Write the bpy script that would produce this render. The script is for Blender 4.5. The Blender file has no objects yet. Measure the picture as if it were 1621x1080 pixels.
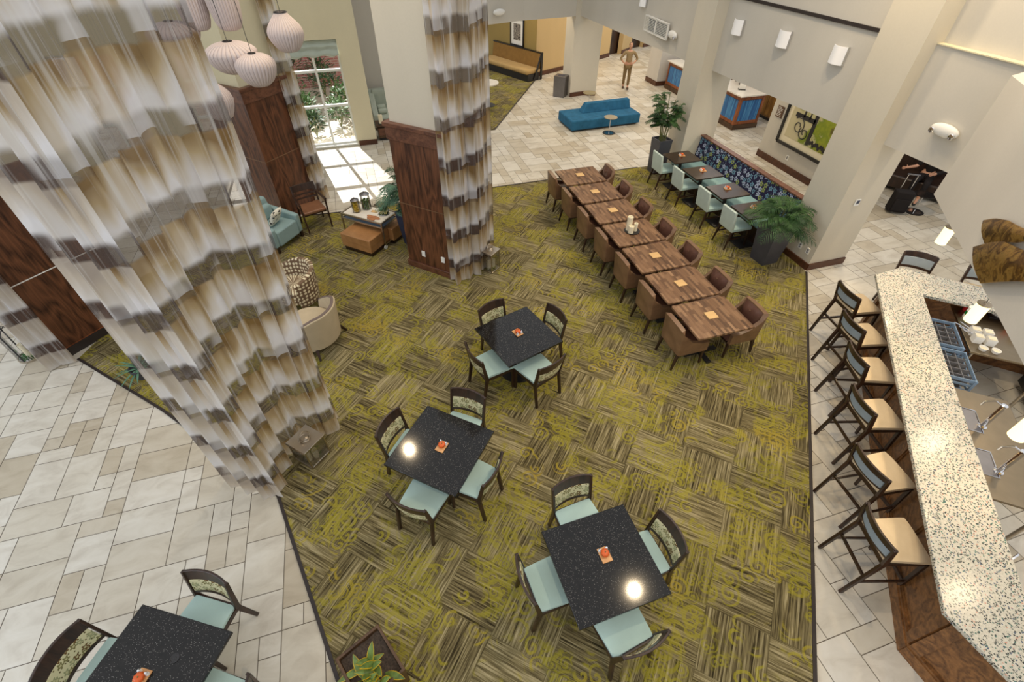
import bpy, math, random
from mathutils import Vector, Matrix
PI = math.pi
R = math.radians
scene = bpy.context.scene
C = bpy.data.collections.new('lobby'); scene.collection.children.link(C)

# ---------------------------------------------------------------- camera
F_PX, NADIR, CAM_H, AZ = 752.0, (806.0, 1328.0), 5.2, R(17)
down = Vector((NADIR[0]-810.5, NADIR[1]-540.0, F_PX)).normalized()
up = -down
ex = Vector((1, 0, 0)); ex = (ex-ex.dot(up)*up).normalized()
ey = up.cross(ex)
ca, sa = math.cos(AZ), math.sin(AZ)
WX, WY = ca*ex+sa*ey, -sa*ex+ca*ey
# columns of the camera matrix: camera x, camera up (image -y), camera back (-z), in world axes
def w(v): return Vector((WX.dot(v), WY.dot(v), up.dot(v)))
cx, cy, cz = w(Vector((1, 0, 0))), w(Vector((0, -1, 0))), w(Vector((0, 0, -1)))
cam_d = bpy.data.cameras.new('camera'); cam_d.sensor_width = 36; cam_d.lens = F_PX/1621*36
cam_d.clip_start = 0.05; cam_d.clip_end = 200
cam = bpy.data.objects.new('camera', cam_d); C.objects.link(cam)
cam.matrix_world = Matrix(((cx.x, cy.x, cz.x, 0), (cx.y, cy.y, cz.y, 0), (cx.z, cy.z, cz.z, CAM_H), (0, 0, 0, 1)))
scene.camera = cam

# ---------------------------------------------------------------- world, lights, exposure
scene.view_settings.view_transform = 'Standard'; scene.view_settings.look = 'None'
scene.view_settings.gamma = 1; scene.view_settings.use_curve_mapping = False
scene.view_settings.exposure = 0.0
scene.cycles.use_denoising = True
scene.cycles.max_bounces = 8
scene.cycles.transparent_max_bounces = 16
wd = bpy.data.worlds.new('world'); scene.world = wd; wd.use_nodes = True
bg = wd.node_tree.nodes['Background']; bg.inputs[0].default_value = (0.97, 0.985, 1.0, 1); bg.inputs[1].default_value = 0.86

def area(name, loc, target, size, power, color, sy=None):
    l = bpy.data.lights.new(name, 'AREA'); l.energy = power; l.color = color; l.size = size
    if sy: l.shape = 'RECTANGLE'; l.size_y = sy
    o = bpy.data.objects.new(name, l); C.objects.link(o); o.location = loc
    o.rotation_euler = (Vector(target)-Vector(loc)).to_track_quat('-Z', 'Y').to_euler(); return o
def spot(name, loc, target, power, color, ang, rad=.08, blend=.5):
    l = bpy.data.lights.new(name, 'SPOT'); l.energy = power; l.color = color; l.spot_size = R(ang); l.shadow_soft_size = rad; l.spot_blend = blend
    o = bpy.data.objects.new(name, l); C.objects.link(o); o.location = loc
    o.rotation_euler = (Vector(target)-Vector(loc)).to_track_quat('-Z', 'Y').to_euler(); return o
area('daylight_left', (-9, 3, 5.0), (0, 4, 0), 7, 520, (.74, .84, 1.0), 4)
WARM = (1.0, .78, .50)
for i, (x, y) in enumerate([(-.48, 7.57), (.62, 8.77), (3.58, 2.71), (9.0, 2.6), (5.26, 11.9), (6.6, 5.6), (1.0, -1.0)]):
    spot('downlight', (x, y, 7.0), (x*.85+.4, y*.85+.5, 0), 250, WARM, 80, .045)
spot('daylight_window', (-3.2, 24.4, 9.1), (-.5, 12.6, 0), 22000, (1, .98, .93), 22, .04, .1)
for x, y in [(9.6, 15.2), (9.2, 18.8), (9.3, 11.0), (5.6, 17.6), (9.3, 6.6), (5.0, 13.2), (11.6, 19.5)]:
    spot('downlight', (x, y, 3.6), (x, y, 0), 135, WARM, 140, .12)
for x, y in [(8.0, 2.3), (6.2, .4), (7.2, 4.6), (6.3, 6.6)]:
    spot('downlight', (x, y, 3.4 if y < 3 else 6.5), (x-.5, y-1, 0), 34 if y < 3 else 230, WARM, 130, .12)  # high pair added to warm the floor between carpet and bar

# ---------------------------------------------------------------- node helpers
def lin(c):
    c = c/255.0
    return c/12.92 if c <= .04045 else ((c+.055)/1.055)**2.4
def col(r, g, b): return (lin(r), lin(g), lin(b), 1)
class NT:
    def __init__(s, name):
        s.m = bpy.data.materials.new(name); s.m.use_nodes = True; s.t = s.m.node_tree
        s.b = s.t.nodes['Principled BSDF']
    def n(s, typ, **kw):
        x = s.t.nodes.new(typ)
        for k, v in kw.items(): setattr(x, k, v)
        return x
    def put(s, sock, v):
        if isinstance(v, bpy.types.NodeSocket): s.t.links.new(v, sock)
        elif v is not None: sock.default_value = v
    def mt(s, op, a, b=None, c=None):
        x = s.n('ShaderNodeMath', operation=op)
        s.put(x.inputs[0], a)
        if b is not None: s.put(x.inputs[1], b)
        if c is not None: s.put(x.inputs[2], c)
        return x.outputs[0]
    def vm(s, op, a, b=None):
        x = s.n('ShaderNodeVectorMath', operation=op); s.put(x.inputs[0], a)
        if b is not None: s.put(x.inputs[1], b)
        return x.outputs['Value'] if op in ('LENGTH', 'DOT_PRODUCT') else x.outputs[0]
    def co(s, kind='Object'): return s.n('ShaderNodeTexCoord').outputs[kind]
    def mapping(s, v, scale=(1, 1, 1), rot=(0, 0, 0), loc=(0, 0, 0)):
        x = s.n('ShaderNodeMapping'); s.put(x.inputs['Vector'], v)
        x.inputs['Scale'].default_value = scale; x.inputs['Rotation'].default_value = rot; x.inputs['Location'].default_value = loc
        return x.outputs[0]
    def sep(s, v):
        x = s.n('ShaderNodeSeparateXYZ'); s.put(x.inputs[0], v); return x.outputs
    def comb(s, a, b, c=0.0):
        x = s.n('ShaderNodeCombineXYZ'); s.put(x.inputs[0], a); s.put(x.inputs[1], b); s.put(x.inputs[2], c); return x.outputs[0]
    def noise(s, v, scale, detail=3, rough=.5, dist=0):
        x = s.n('ShaderNodeTexNoise'); s.put(x.inputs['Vector'], v); x.inputs['Scale'].default_value = scale
        x.inputs['Detail'].default_value = detail; x.inputs['Roughness'].default_value = rough; x.inputs['Distortion'].default_value = dist
        return x.outputs['Fac']
    def ramp(s, f, stops, interp='LINEAR'):
        x = s.n('ShaderNodeValToRGB'); s.put(x.inputs[0], f); e = x.color_ramp; e.interpolation = interp
        while len(e.elements) < len(stops): e.elements.new(.5)
        for el, (p, c) in zip(e.elements, stops): el.position = p; el.color = c
        return x.outputs[0]
    def mix(s, f, a, b, mode='MIX'):
        x = s.n('ShaderNodeMix', data_type='RGBA', blend_type=mode); s.put(x.inputs[0], f); s.put(x.inputs[6], a); s.put(x.inputs[7], b)
        return x.outputs[2]
    def step(s, v, lo, hi):
        x = s.n('ShaderNodeMapRange', interpolation_type='SMOOTHSTEP'); s.put(x.inputs[0], v); s.put(x.inputs[1], lo); s.put(x.inputs[2], hi)
        return x.outputs[0]
    def white(s, v):
        x = s.n('ShaderNodeTexWhiteNoise'); s.put(x.inputs['Vector'], v); return x.outputs
    def polar(s, v2, rnd=1.0):
        """nearest-cell local polar coordinates of a 2D position: distance, angle, cell colour"""
        x = s.n('ShaderNodeTexVoronoi', voronoi_dimensions='2D'); s.put(x.inputs['Vector'], v2); x.inputs['Scale'].default_value = 1
        x.inputs['Randomness'].default_value = rnd
        d = s.vm('SUBTRACT', v2, x.outputs['Position']); q = s.sep(d)
        return x.outputs['Distance'], s.mt('ARCTAN2', q[1], q[0]), x.outputs['Color']
    def set(s, color=None, rough=.5, metal=0, spec=None, bump=None, bstr=.2, bdist=.01):
        s.put(s.b.inputs['Base Color'], color); s.put(s.b.inputs['Roughness'], rough); s.b.inputs['Metallic'].default_value = metal
        if spec is not None: s.b.inputs['Specular IOR Level'].default_value = spec
        if bump is not None:
            x = s.n('ShaderNodeBump'); s.put(x.inputs['Height'], bump); x.inputs['Strength'].default_value = bstr; x.inputs['Distance'].default_value = bdist
            s.t.links.new(x.outputs[0], s.b.inputs['Normal'])
        return s.m
def plain(name, c, rough=.5, metal=0, spec=None, vary=.12, scale=6, coord='Object'):
    """a colour with a soft procedural unevenness and a slight bump"""
    t = NT(name); f = t.noise(t.co(coord), scale, 4)
    a = tuple(min(1, x*(1-vary)) for x in c[:3])+(1,); b = tuple(min(1, x*(1+vary)) for x in c[:3])+(1,)
    return t.set(t.ramp(f, [(.3, a), (.7, b)]), rough, metal, spec)
def fabric(name, c, vary=.12, weave=220, rough=.9):
    t = NT(name); o = t.co(); f = t.noise(o, 7, 3); g = t.noise(o, weave, 2)
    a = tuple(min(1, x*(1-vary)) for x in c[:3])+(1,); b = tuple(min(1, x*(1+vary)) for x in c[:3])+(1,)
    return t.set(t.mix(.35, t.ramp(f, [(.3, a), (.7, b)]), t.ramp(g, [(.35, a), (.65, b)])), rough, 0, .25, g, .25, .002)
def woodm(name, dark, light, axis='z', scale=1.0, rough=.4, spec=None, rings=5.0):
    t = NT(name); o = t.co()
    st = {'x': (.9, 14, 14), 'y': (14, .9, 14), 'z': (14, 14, .9)}[axis]
    st2 = {'x': (.5, 2.4, 2.4), 'y': (2.4, .5, 2.4), 'z': (2.4, 2.4, .5)}[axis]
    g = t.noise(t.mapping(o, tuple(k*scale for k in st)), 3, 6, .6, .6)
    r = t.noise(t.mapping(o, tuple(k*scale for k in st2)), 1.5, 2, .5, .3)
    ringv = t.mt('FRACT', t.mt('MULTIPLY', r, rings)); ringv = t.mt('ABSOLUTE', t.mt('SUBTRACT', ringv, .5))
    f = t.mt('ADD', t.mt('MULTIPLY', g, .75), t.mt('MULTIPLY', ringv, .55))
    return t.set(t.ramp(f, [(.3, dark), (.72, light)]), rough, 0, spec, g, .12, .004)
def metalm(name, c, rough=.25): return plain(name, c, rough, 1.0, vary=.06, scale=9)

M = {}
# floor tiles: every laid tile is its own face island
t = NT('stone_tile'); o = t.co(); g = t.n('ShaderNodeNewGeometry')
f1 = t.noise(t.mapping(o, (1.2, 2.2, 1)), 2.2, 6, .6, .8)
base = t.ramp(f1, [(.25, col(192, 184, 170)), (.5, col(212, 206, 193)), (.8, col(224, 220, 210))])
tint = t.ramp(g.outputs['Random Per Island'], [(0, col(222, 214, 200)), (.5, col(245, 243, 238)), (1, col(255, 255, 255))])
M['tile'] = t.set(t.mix(1.0, base, tint, 'MULTIPLY'), .38, 0, .4)
M['grout'] = plain('grout', col(112, 102, 88), .9)
# carpet squares laid quarter-turned, diagonally to the room, with yellow scrolls
t = NT('carpet_squares'); o = t.co(); q = t.mapping(o, (1/.6, 1/.6, 1), (0, 0, R(43.7)), (.28, .12, 0)); s3 = t.sep(q)
fu, fv = t.mt('FRACT', s3[0]), t.mt('FRACT', s3[1]); cu, cv = t.mt('FLOOR', s3[0]), t.mt('FLOOR', s3[1])
par = t.mt('GREATER_THAN', t.mt('FRACT', t.mt('MULTIPLY', t.mt('ADD', cu, cv), .5)), .25)
def sel(a, b): return t.mt('ADD', t.mt('MULTIPLY', par, a), t.mt('MULTIPLY', t.mt('SUBTRACT', 1.0, par), b))
strp, alng = sel(fu, fv), sel(fv, fu)
rnd = t.white(t.comb(cu, cv, 3.0))[0]
sv = t.comb(t.mt('MULTIPLY', strp, 34), t.mt('MULTIPLY', alng, 1.1), t.mt('MULTIPLY', rnd, 40))
n1 = t.noise(sv, 1.0, 2, .6); sv2 = t.comb(t.mt('MULTIPLY', strp, 90), t.mt('MULTIPLY', alng, 3), t.mt('MULTIPLY', rnd, 70)); n2 = t.noise(sv2, 1.0, 2, .6)
sh = t.mt('ADD', t.mt('MULTIPLY', n1, .62), t.mt('MULTIPLY', n2, .38))
sh = t.mt('ADD', sh, t.mt('MULTIPLY', t.mt('SUBTRACT', rnd, .5), .06))
stripe = t.ramp(sh, [(.36, col(46, 40, 26)), (.45, col(92, 82, 56)), (.53, col(124, 113, 80)), (.64, col(166, 154, 118))])
w2 = t.mapping(o, (1, 1, 1)); wob = t.noise(w2, 5, 2)
def scroll(scale, loc, turns, rad, lw):
    p2 = t.mapping(o, (scale, scale, 0), (0, 0, .4), loc)
    wv = t.n('ShaderNodeTexNoise'); t.put(wv.inputs['Vector'], p2); wv.inputs['Scale'].default_value = 1.7
    p3 = t.vm('ADD', p2, t.vm('MULTIPLY', t.vm('SUBTRACT', wv.outputs['Color'], (.5, .5, .5)), (.22, .22, 0)))
    d, a, cc = t.polar(p3, 1.0)
    k = t.mt('FRACT', t.mt('ADD', t.mt('MULTIPLY', d, turns), t.mt('MULTIPLY', a, 1/(2*PI))))
    k = t.mt('ABSOLUTE', t.mt('SUBTRACT', k, .5))
    return t.mt('MULTIPLY', t.mt('SUBTRACT', 1.0, t.step(k, lw*.6, lw)), t.mt('SUBTRACT', 1.0, t.step(d, rad*.85, rad)))
a1 = scroll(2.6, (.3, .7, 0), 4.2, .58, .25); a2 = scroll(4.6, (3.3, 1.7, 0), 3.4, .58, .26); a3 = scroll(8.5, (7.3, 4.7, 0), 3.0, .62, .28)
msk = t.noise(t.mapping(o, (1, 1, 1), (0, 0, .7)), 1.5, 3, .6); m1 = t.step(msk, .49, .55)
m2 = t.step(t.noise(o, 2.2, 2, .5), .50, .56)
yl = t.mt('MAXIMUM', t.mt('MULTIPLY', a1, m1), t.mt('MAXIMUM', t.mt('MULTIPLY', a2, m2), t.mt('MULTIPLY', a3, m1)))
yl = t.mt('MULTIPLY', yl, t.step(t.noise(o, 150, 2), .25, .5))
ycol = t.ramp(t.noise(o, 1.1, 2), [(.3, col(136, 130, 34)), (.55, col(160, 150, 44)), (.75, col(178, 150, 52))])
cc = t.mix(t.mt('MULTIPLY', yl, .66), stripe, ycol)
cc = t.mix(t.mt('MULTIPLY', m1, .12), cc, col(142, 134, 50))
edge = t.mt('MINIMUM', t.mt('MINIMUM', fu, t.mt('SUBTRACT', 1.0, fu)), t.mt('MINIMUM', fv, t.mt('SUBTRACT', 1.0, fv)))
cc = t.mix(t.mt('MULTIPLY', t.mt('LESS_THAN', edge, .008), .35), cc, col(60, 54, 34))
M['carpet'] = t.set(cc, .95, 0, .1, sh, .5, .004)
# walls
def wallm(name, c):
    t = NT(name); o = t.co(); f = t.noise(t.mapping(o, (1, 1, .35)), 1.1, 4); g = t.noise(o, 45, 3)
    a = tuple(x*.93 for x in c[:3])+(1,); b = tuple(min(1, x*1.05) for x in c[:3])+(1,)
    return t.set(t.mix(.25, t.ramp(f, [(.3, a), (.7, b)]), t.ramp(g, [(.3, a), (.7, b)])), .85, 0, .2, g, .12, .003)
M['wall'] = wallm('wall_greige', col(204, 199, 188)); M['wall_cream'] = wallm('wall_cream', col(218, 209, 178))
M['wall_tan'] = wallm('wall_tan', col(204, 178, 132)); M['wall_olive'] = wallm('wall_olive', col(160, 138, 84))
M['wall_light'] = wallm('wall_light', col(206, 202, 194)); M['wall_dark'] = wallm('wall_dark', col(64, 46, 30))
M['column'] = wallm('column_beige', col(210, 202, 184))
M['walnut'] = woodm('walnut_veneer', col(50, 26, 19), col(118, 74, 50), 'z', 1, .35, rings=7)
M['walnut_trim'] = woodm('walnut_trim', col(78, 46, 34), col(122, 80, 58), 'x', 1, .35)
M['oak_bar'] = woodm('bar_oak', col(84, 52, 26), col(146, 100, 56), 'x', 1, .4, rings=8)
M['espresso'] = woodm('espresso_wood', col(34, 22, 16), col(62, 40, 28), 'z', 1.5, .35)
M['baseboard'] = woodm('baseboard_wood', col(66, 36, 22), col(96, 58, 36), 'x', 1, .45)
M['black_trim'] = plain('black_edging', col(46, 38, 36), .5)
# polished black granite
t = NT('black_granite'); o = t.co()
x = t.n('ShaderNodeTexVoronoi'); t.put(x.inputs['Vector'], t.mapping(o, (1, 1, 0))); x.inputs['Scale'].default_value = 120
fl = t.mt('MULTIPLY', t.mt('LESS_THAN', x.outputs['Distance'], .22), t.mt('GREATER_THAN', t.sep(x.outputs['Color'])[0], .62))
g0 = t.ramp(t.noise(o, 26, 5, .7), [(.35, col(10, 9, 9)), (.6, col(22, 20, 19)), (.8, col(44, 41, 39))])
M['granite'] = t.set(t.mix(fl, g0, col(150, 146, 140)), .075, 0, .42)
# bar top: pale terrazzo with green, grey and black chips
t = NT('terrazzo'); o = t.co()
x = t.n('ShaderNodeTexVoronoi'); t.put(x.inputs['Vector'], o); x.inputs['Scale'].default_value = 66
sc_ = t.sep(x.outputs['Color']); chip = t.mt('MULTIPLY', t.mt('LESS_THAN', x.outputs['Distance'], .48), t.mt('GREATER_THAN', sc_[0], .40))
cc = t.ramp(sc_[1], [(0, col(40, 44, 40)), (.4, col(96, 104, 92)), (.6, col(58, 100, 88)), (.75, col(70, 84, 104)), (.9, col(188, 140, 120)), (1, col(120, 118, 108))], 'CONSTANT')
b0 = t.ramp(t.noise(o, 70, 3), [(.3, col(176, 170, 154)), (.7, col(206, 202, 188))])
M['terrazzo'] = t.set(t.mix(chip, b0, cc), .2, 0, .5)
# butcher block
t = NT('butcher_block'); o = t.co(); s3 = t.sep(o)
row = t.mt('FLOOR', t.mt('MULTIPLY', s3[0], 24)); off = t.white(t.comb(row, 5, 0))[0]
lg = t.mt('FLOOR', t.mt('MULTIPLY', t.mt('ADD', s3[1], off), 4.2)); blk = t.white(t.comb(row, lg, 1))[0]
gr = t.noise(t.mapping(o, (60, 6, 6)), 1, 4)
f = t.mt('ADD', t.mt('MULTIPLY', blk, .6), t.mt('MULTIPLY', gr, .4))
M['butcher'] = t.set(t.ramp(f, [(.15, col(78, 54, 38)), (.5, col(122, 90, 64)), (.85, col(160, 126, 94))]), .35, 0, .4)
M['table_brown'] = woodm('dark_laminate', col(40, 28, 20), col(62, 46, 34), 'x', 1, .22)
# leathers and fabrics
def leather(name, a, b, rough=.38):
    t = NT(name); o = t.co(); f = t.noise(o, 5, 5, .6); g = t.noise(o, 130, 3)
    return t.set(t.ramp(f, [(.3, a), (.7, b)]), rough, 0, .5, g, .2, .002)
M['leather_tan'] = leather('tan_leather', col(104, 76, 54), col(136, 104, 76))
M['leather_dark'] = leather('burgundy_leather', col(84, 56, 46), col(116, 80, 66), .28)
M['leather_cognac'] = leather('cognac_leather', col(150, 104, 60), col(178, 130, 82))
M['leather_brown'] = leather('brown_leather', col(112, 74, 50), col(138, 96, 68))
M['leather_cream'] = leather('cream_vinyl', col(216, 192, 154), col(230, 208, 172), .5)
M['mint'] = fabric('mint_fabric', col(182, 208, 202), .05)
M['mint_back'] = fabric('mint_striped_fabric', col(200, 214, 204), .07)
M['teal_seat'] = fabric('teal_seat', col(150, 186, 184), .05)
M['blue_gray'] = fabric('blue_grey_fabric', col(150, 162, 170), .08)
M['blue_velvet'] = fabric('blue_velvet', col(44, 100, 134), .25)
M['sky_fabric'] = fabric('light_blue_fabric', col(140, 164, 164), .07)
M['cream_fabric'] = fabric('cream_fabric', col(190, 174, 146), .08)
M['taupe_fabric'] = fabric('taupe_fabric', col(116, 102, 96), .08)
M['gold_fabric'] = fabric('gold_fabric', col(140, 106, 56), .15)
M['gold_light'] = fabric('gold_light', col(188, 156, 104), .1)
M['sage_fabric'] = fabric('sage_fabric', col(176, 184, 170), .08)
M['banq_seat'] = fabric('teal_band_seat', col(150, 186, 188), .07)
def flowers(name, plane, scale, bgc, stops, petals, r0, amp, rnd=.75, rough=.85, core=None, thr=0.0):
    t = NT(name); o = t.sep(t.co()); i, j = plane
    v = t.comb(t.mt('MULTIPLY', o[i], scale), t.mt('MULTIPLY', o[j], scale), 0.0)
    d, a, c = t.polar(v, rnd); cs = t.sep(c)
    rr = t.mt('ADD', r0, t.mt('MULTIPLY', t.mt('COSINE', t.mt('MULTIPLY', a, petals)), amp))
    inside = t.mt('LESS_THAN', d, rr)
    if thr: inside = t.mt('MULTIPLY', inside, t.mt('GREATER_THAN', cs[2], thr))
    fc = t.ramp(cs[0], stops, 'CONSTANT'); out = t.mix(inside, bgc, fc)
    if core is not None: out = t.mix(t.mt('LESS_THAN', d, t.mt('MULTIPLY', rr, .42)), out, core)
    # small leaves between the flowers
    d2, a2_, c2 = t.polar(t.vm('MULTIPLY', v, (2.1, 2.1, 0)), 1.0)
    leaf = t.mt('MULTIPLY', t.mt('MULTIPLY', t.mt('LESS_THAN', d2, .2), t.mt('SUBTRACT', 1.0, inside)), t.mt('GREATER_THAN', t.sep(c2)[1], .4))
    out = t.mix(leaf, out, stops[-1][1])
    return t.set(out, rough, 0, .25)
M['banq_floral'] = flowers('navy_floral', (1, 2), 8.0, col(38, 34, 62), [(0, col(178, 184, 206)), (.4, col(104, 140, 160)), (.75, col(150, 160, 86)), (1, col(120, 140, 150))], 5, .34, .09, .6, core=col(60, 64, 90))
M['chair_floral'] = flowers('cream_floral', (0, 2), 15.0, col(206, 200, 160), [(0, col(122, 116, 74)), (.4, col(148, 150, 112)), (.7, col(104, 78, 44)), (1, col(92, 78, 46))], 5, .34, .1, .8, core=col(190, 184, 140))
# fabric of cream rings on brown, wrapped round an armchair
t = NT('ring_fabric'); o = t.sep(t.co()); an = t.mt('MULTIPLY', t.mt('ARCTAN2', o[1], o[0]), .36)
v = t.comb(t.mt('MULTIPLY', an, 15), t.mt('MULTIPLY', o[2], 15), 0.0); d, a, c = t.polar(v, .3)
M['rings'] = t.set(t.mix(t.mt('LESS_THAN', d, .41), col(112, 88, 66), t.mix(t.mt('LESS_THAN', d, .31), col(150, 128, 100), col(226, 214, 182))), .85)
t = NT('leaf_pillow'); o = t.co(); w_ = t.n('ShaderNodeTexVoronoi', feature='F1', distance='MINKOWSKI'); t.put(w_.inputs['Vector'], t.mapping(o, (9, 20, 14), (.3, .6, .7))); w_.inputs['Scale'].default_value = 1; w_.inputs['Exponent'].default_value = .8
M['leaf_pillow'] = t.set(t.mix(t.mt('LESS_THAN', w_.outputs['Distance'], .62), col(226, 222, 206), t.ramp(t.sep(w_.outputs['Color'])[0], [(0, col(34, 30, 30)), (.5, col(120, 116, 80)), (.75, col(40, 50, 58))], 'CONSTANT')), .85)
# simple ones
M['steel'] = metalm('stainless', col(190, 180, 165), .3); M['chrome'] = metalm('chrome', col(225, 225, 228), .1)
M['steel_sheet'] = metalm('steel_sheet', col(140, 126, 104), .36)
M['bin_metal'] = metalm('bin_metal', col(130, 128, 130), .4)
M['lantern_metal'] = metalm('lantern_metal', col(190, 180, 165), .3); M['black_metal'] = plain('black_metal', col(36, 34, 34), .45)
M['charcoal'] = plain('charcoal_planter', col(70, 70, 78), .45); M['navy_planter'] = plain('slate_planter', col(52, 60, 82), .45)
M['white'] = plain('white_plastic', col(238, 236, 230), .5, vary=.03); M['offwhite'] = plain('cream_wax', col(236, 226, 196), .5, vary=.04)
M['frame_white'] = plain('window_white', col(232, 232, 224), .5, vary=.04)
M['marble'] = plain('marble_white', col(232, 226, 214), .25, vary=.05)
M['soil'] = plain('soil', col(70, 58, 48), .95, vary=.5, scale=60); M['pebbles'] = plain('grey_pebbles', col(112, 110, 108), .9, vary=.45, scale=70)
M['orange'] = plain('pumpkin_orange', col(214, 92, 28), .4, vary=.15); M['cork'] = woodm('board_maple', col(196, 140, 88), col(222, 172, 116), 'x', 2, .5)
M['card_wood'] = plain('pale_veneer', col(216, 176, 118), .5, vary=.06)
M['board'] = woodm('olive_board', col(150, 92, 56), col(196, 136, 90), 'x', 2, .45)
M['green'] = plain('leaf_green', col(62, 98, 46), .5, vary=.35, scale=14); M['green_dark'] = plain('leaf_dark_green', col(40, 74, 36), .5, vary=.4, scale=14)
M['green_blue'] = plain('leaf_blue_green', col(88, 128, 104), .5, vary=.3, scale=14); M['snake'] = plain('snake_leaf', col(104, 128, 62), .45, vary=.4, scale=22)
M['moss'] = plain('moss_green', col(64, 122, 58), .8, vary=.5, scale=60); M['bamboo'] = plain('cane_stem', col(112, 118, 66), .5, vary=.2)
M['brass'] = metalm('brass', col(196, 164, 104), .3); M['table_bronze'] = plain('bronze_top', col(150, 134, 96), .3)
M['red'] = plain('red_plastic', col(196, 34, 34), .4); M['orange_plastic'] = plain('orange_plastic', col(226, 92, 36), .4)
M['green_plastic'] = plain('green_plastic', col(30, 120, 60), .4); M['rack_blue'] = plain('rack_blue_grey', col(122, 146, 172), .5)
M['gray_plastic'] = plain('grey_plastic', col(112, 112, 116), .5); M['black_gloss'] = plain('black_gloss', col(26, 24, 24), .25)
M['lemon'] = plain('lemon', col(206, 170, 28), .45, vary=.15); M['lime'] = plain('lime', col(70, 104, 40), .45, vary=.2)
M['bottle_dark'] = plain('bottle_dark_green', col(40, 48, 26), .12); M['label'] = plain('bottle_label', col(214, 196, 110), .5)
M['skin'] = plain('skin', col(206, 156, 128), .5, vary=.04); M['cloth_black'] = fabric('black_cloth', col(36, 32, 32), .15)
M['cloth_tan'] = fabric('tan_cloth', col(158, 136, 100), .1); M['cloth_khaki'] = fabric('khaki_cloth', col(132, 110, 76), .1); M['hair'] = plain('brown_hair', col(96, 70, 48), .6)
M['brick'] = None
t = NT('brick_wall'); x = t.n('ShaderNodeTexBrick'); t.put(x.inputs['Vector'], t.comb(t.sep(t.co())[0], t.sep(t.co())[2], 0.0))
x.inputs['Color1'].default_value = col(168, 104, 104); x.inputs['Color2'].default_value = col(184, 124, 122); x.inputs['Mortar'].default_value = col(196, 180, 172)
x.inputs['Scale'].default_value = 1.0; x.inputs['Brick Width'].default_value = .22; x.inputs['Row Height'].default_value = .075; x.inputs['Mortar Size'].default_value = .008
M['brick'] = t.set(x.outputs[0], .9)
M['mulch'] = plain('mulch', col(150, 116, 100), .95, vary=.4, scale=18)
# blue pleated panels of the reception desks
t = NT('blue_pleats'); o = t.sep(t.co()); k = t.mt('ADD', o[0], o[1]); st_ = t.noise(t.comb(t.mt('MULTIPLY', k, 22), t.mt('MULTIPLY', o[2], .7), 0.0), 1, 3, .7)
M['blue_pleats'] = t.set(t.ramp(st_, [(.3, col(24, 62, 110)), (.5, col(40, 110, 178)), (.62, col(84, 156, 206)), (.75, col(150, 196, 214))]), .35)
M['desk_wood'] = woodm('desk_cherry', col(112, 58, 26), col(164, 96, 52), 'z', 1, .4); M['desk_dark'] = woodm('desk_base', col(60, 40, 24), col(92, 66, 42), 'x', 1, .5)
M['cab_wood'] = woodm('cabinet_wood', col(104, 70, 28), col(158, 116, 54), 'z', 1, .35)
# patinated metal of the wall pieces
t = NT('patina'); o = t.co(); f = t.noise(t.mapping(o, (1, 1, 1)), 7, 7, .65, 1.6)
M['patina'] = t.set(t.ramp(f, [(.3, col(48, 26, 16)), (.45, col(98, 68, 30)), (.56, col(150, 116, 58)), (.66, col(120, 98, 52)), (.8, col(62, 44, 22))]), .3, .3)
# glass
def glassm(name, tint=(1, 1, 1, 1), alpha=.12):
    t = NT(name); tr = t.n('ShaderNodeBsdfTransparent'); tr.inputs[0].default_value = tint
    gl = t.n('ShaderNodeBsdfGlossy'); gl.inputs['Roughness'].default_value = .03
    fr = t.n('ShaderNodeFresnel'); fr.inputs[0].default_value = 1.45
    mx = t.n('ShaderNodeMixShader'); t.put(mx.inputs[0], t.mt('MULTIPLY', t.mt('ADD', fr.outputs[0], alpha*.1), .7)); t.t.links.new(tr.outputs[0], mx.inputs[1]); t.t.links.new(gl.outputs[0], mx.inputs[2])
    t.t.links.new(mx.outputs[0], t.n('ShaderNodeOutputMaterial').inputs[0]); out = [n for n in t.t.nodes if n.type == 'OUTPUT_MATERIAL']
    t.t.nodes.remove(out[0]) if out[0].inputs[0].links and out[0].inputs[0].links[0].from_node.type == 'BSDF_PRINCIPLED' else None
    return t.m
M['glass'] = glassm('clear_glass')
# pleated lamp skins
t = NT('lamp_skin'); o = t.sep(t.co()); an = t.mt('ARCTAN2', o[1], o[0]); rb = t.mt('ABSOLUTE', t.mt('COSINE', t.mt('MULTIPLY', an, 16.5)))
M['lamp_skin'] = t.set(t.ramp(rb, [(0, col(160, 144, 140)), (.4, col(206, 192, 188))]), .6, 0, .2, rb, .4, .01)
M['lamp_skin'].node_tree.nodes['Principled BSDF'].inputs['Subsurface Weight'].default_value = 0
def glow(name, c, strength):
    t = NT(name); t.set(c, .5); t.b.inputs['Emission Color'].default_value = c; t.b.inputs['Emission Strength'].default_value = strength; return t.m
M['glow_warm'] = glow('lit_shade', col(255, 236, 176), 1.6); M['sconce_glass'] = glow('opal_glass', col(244, 242, 240), .12)
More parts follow.
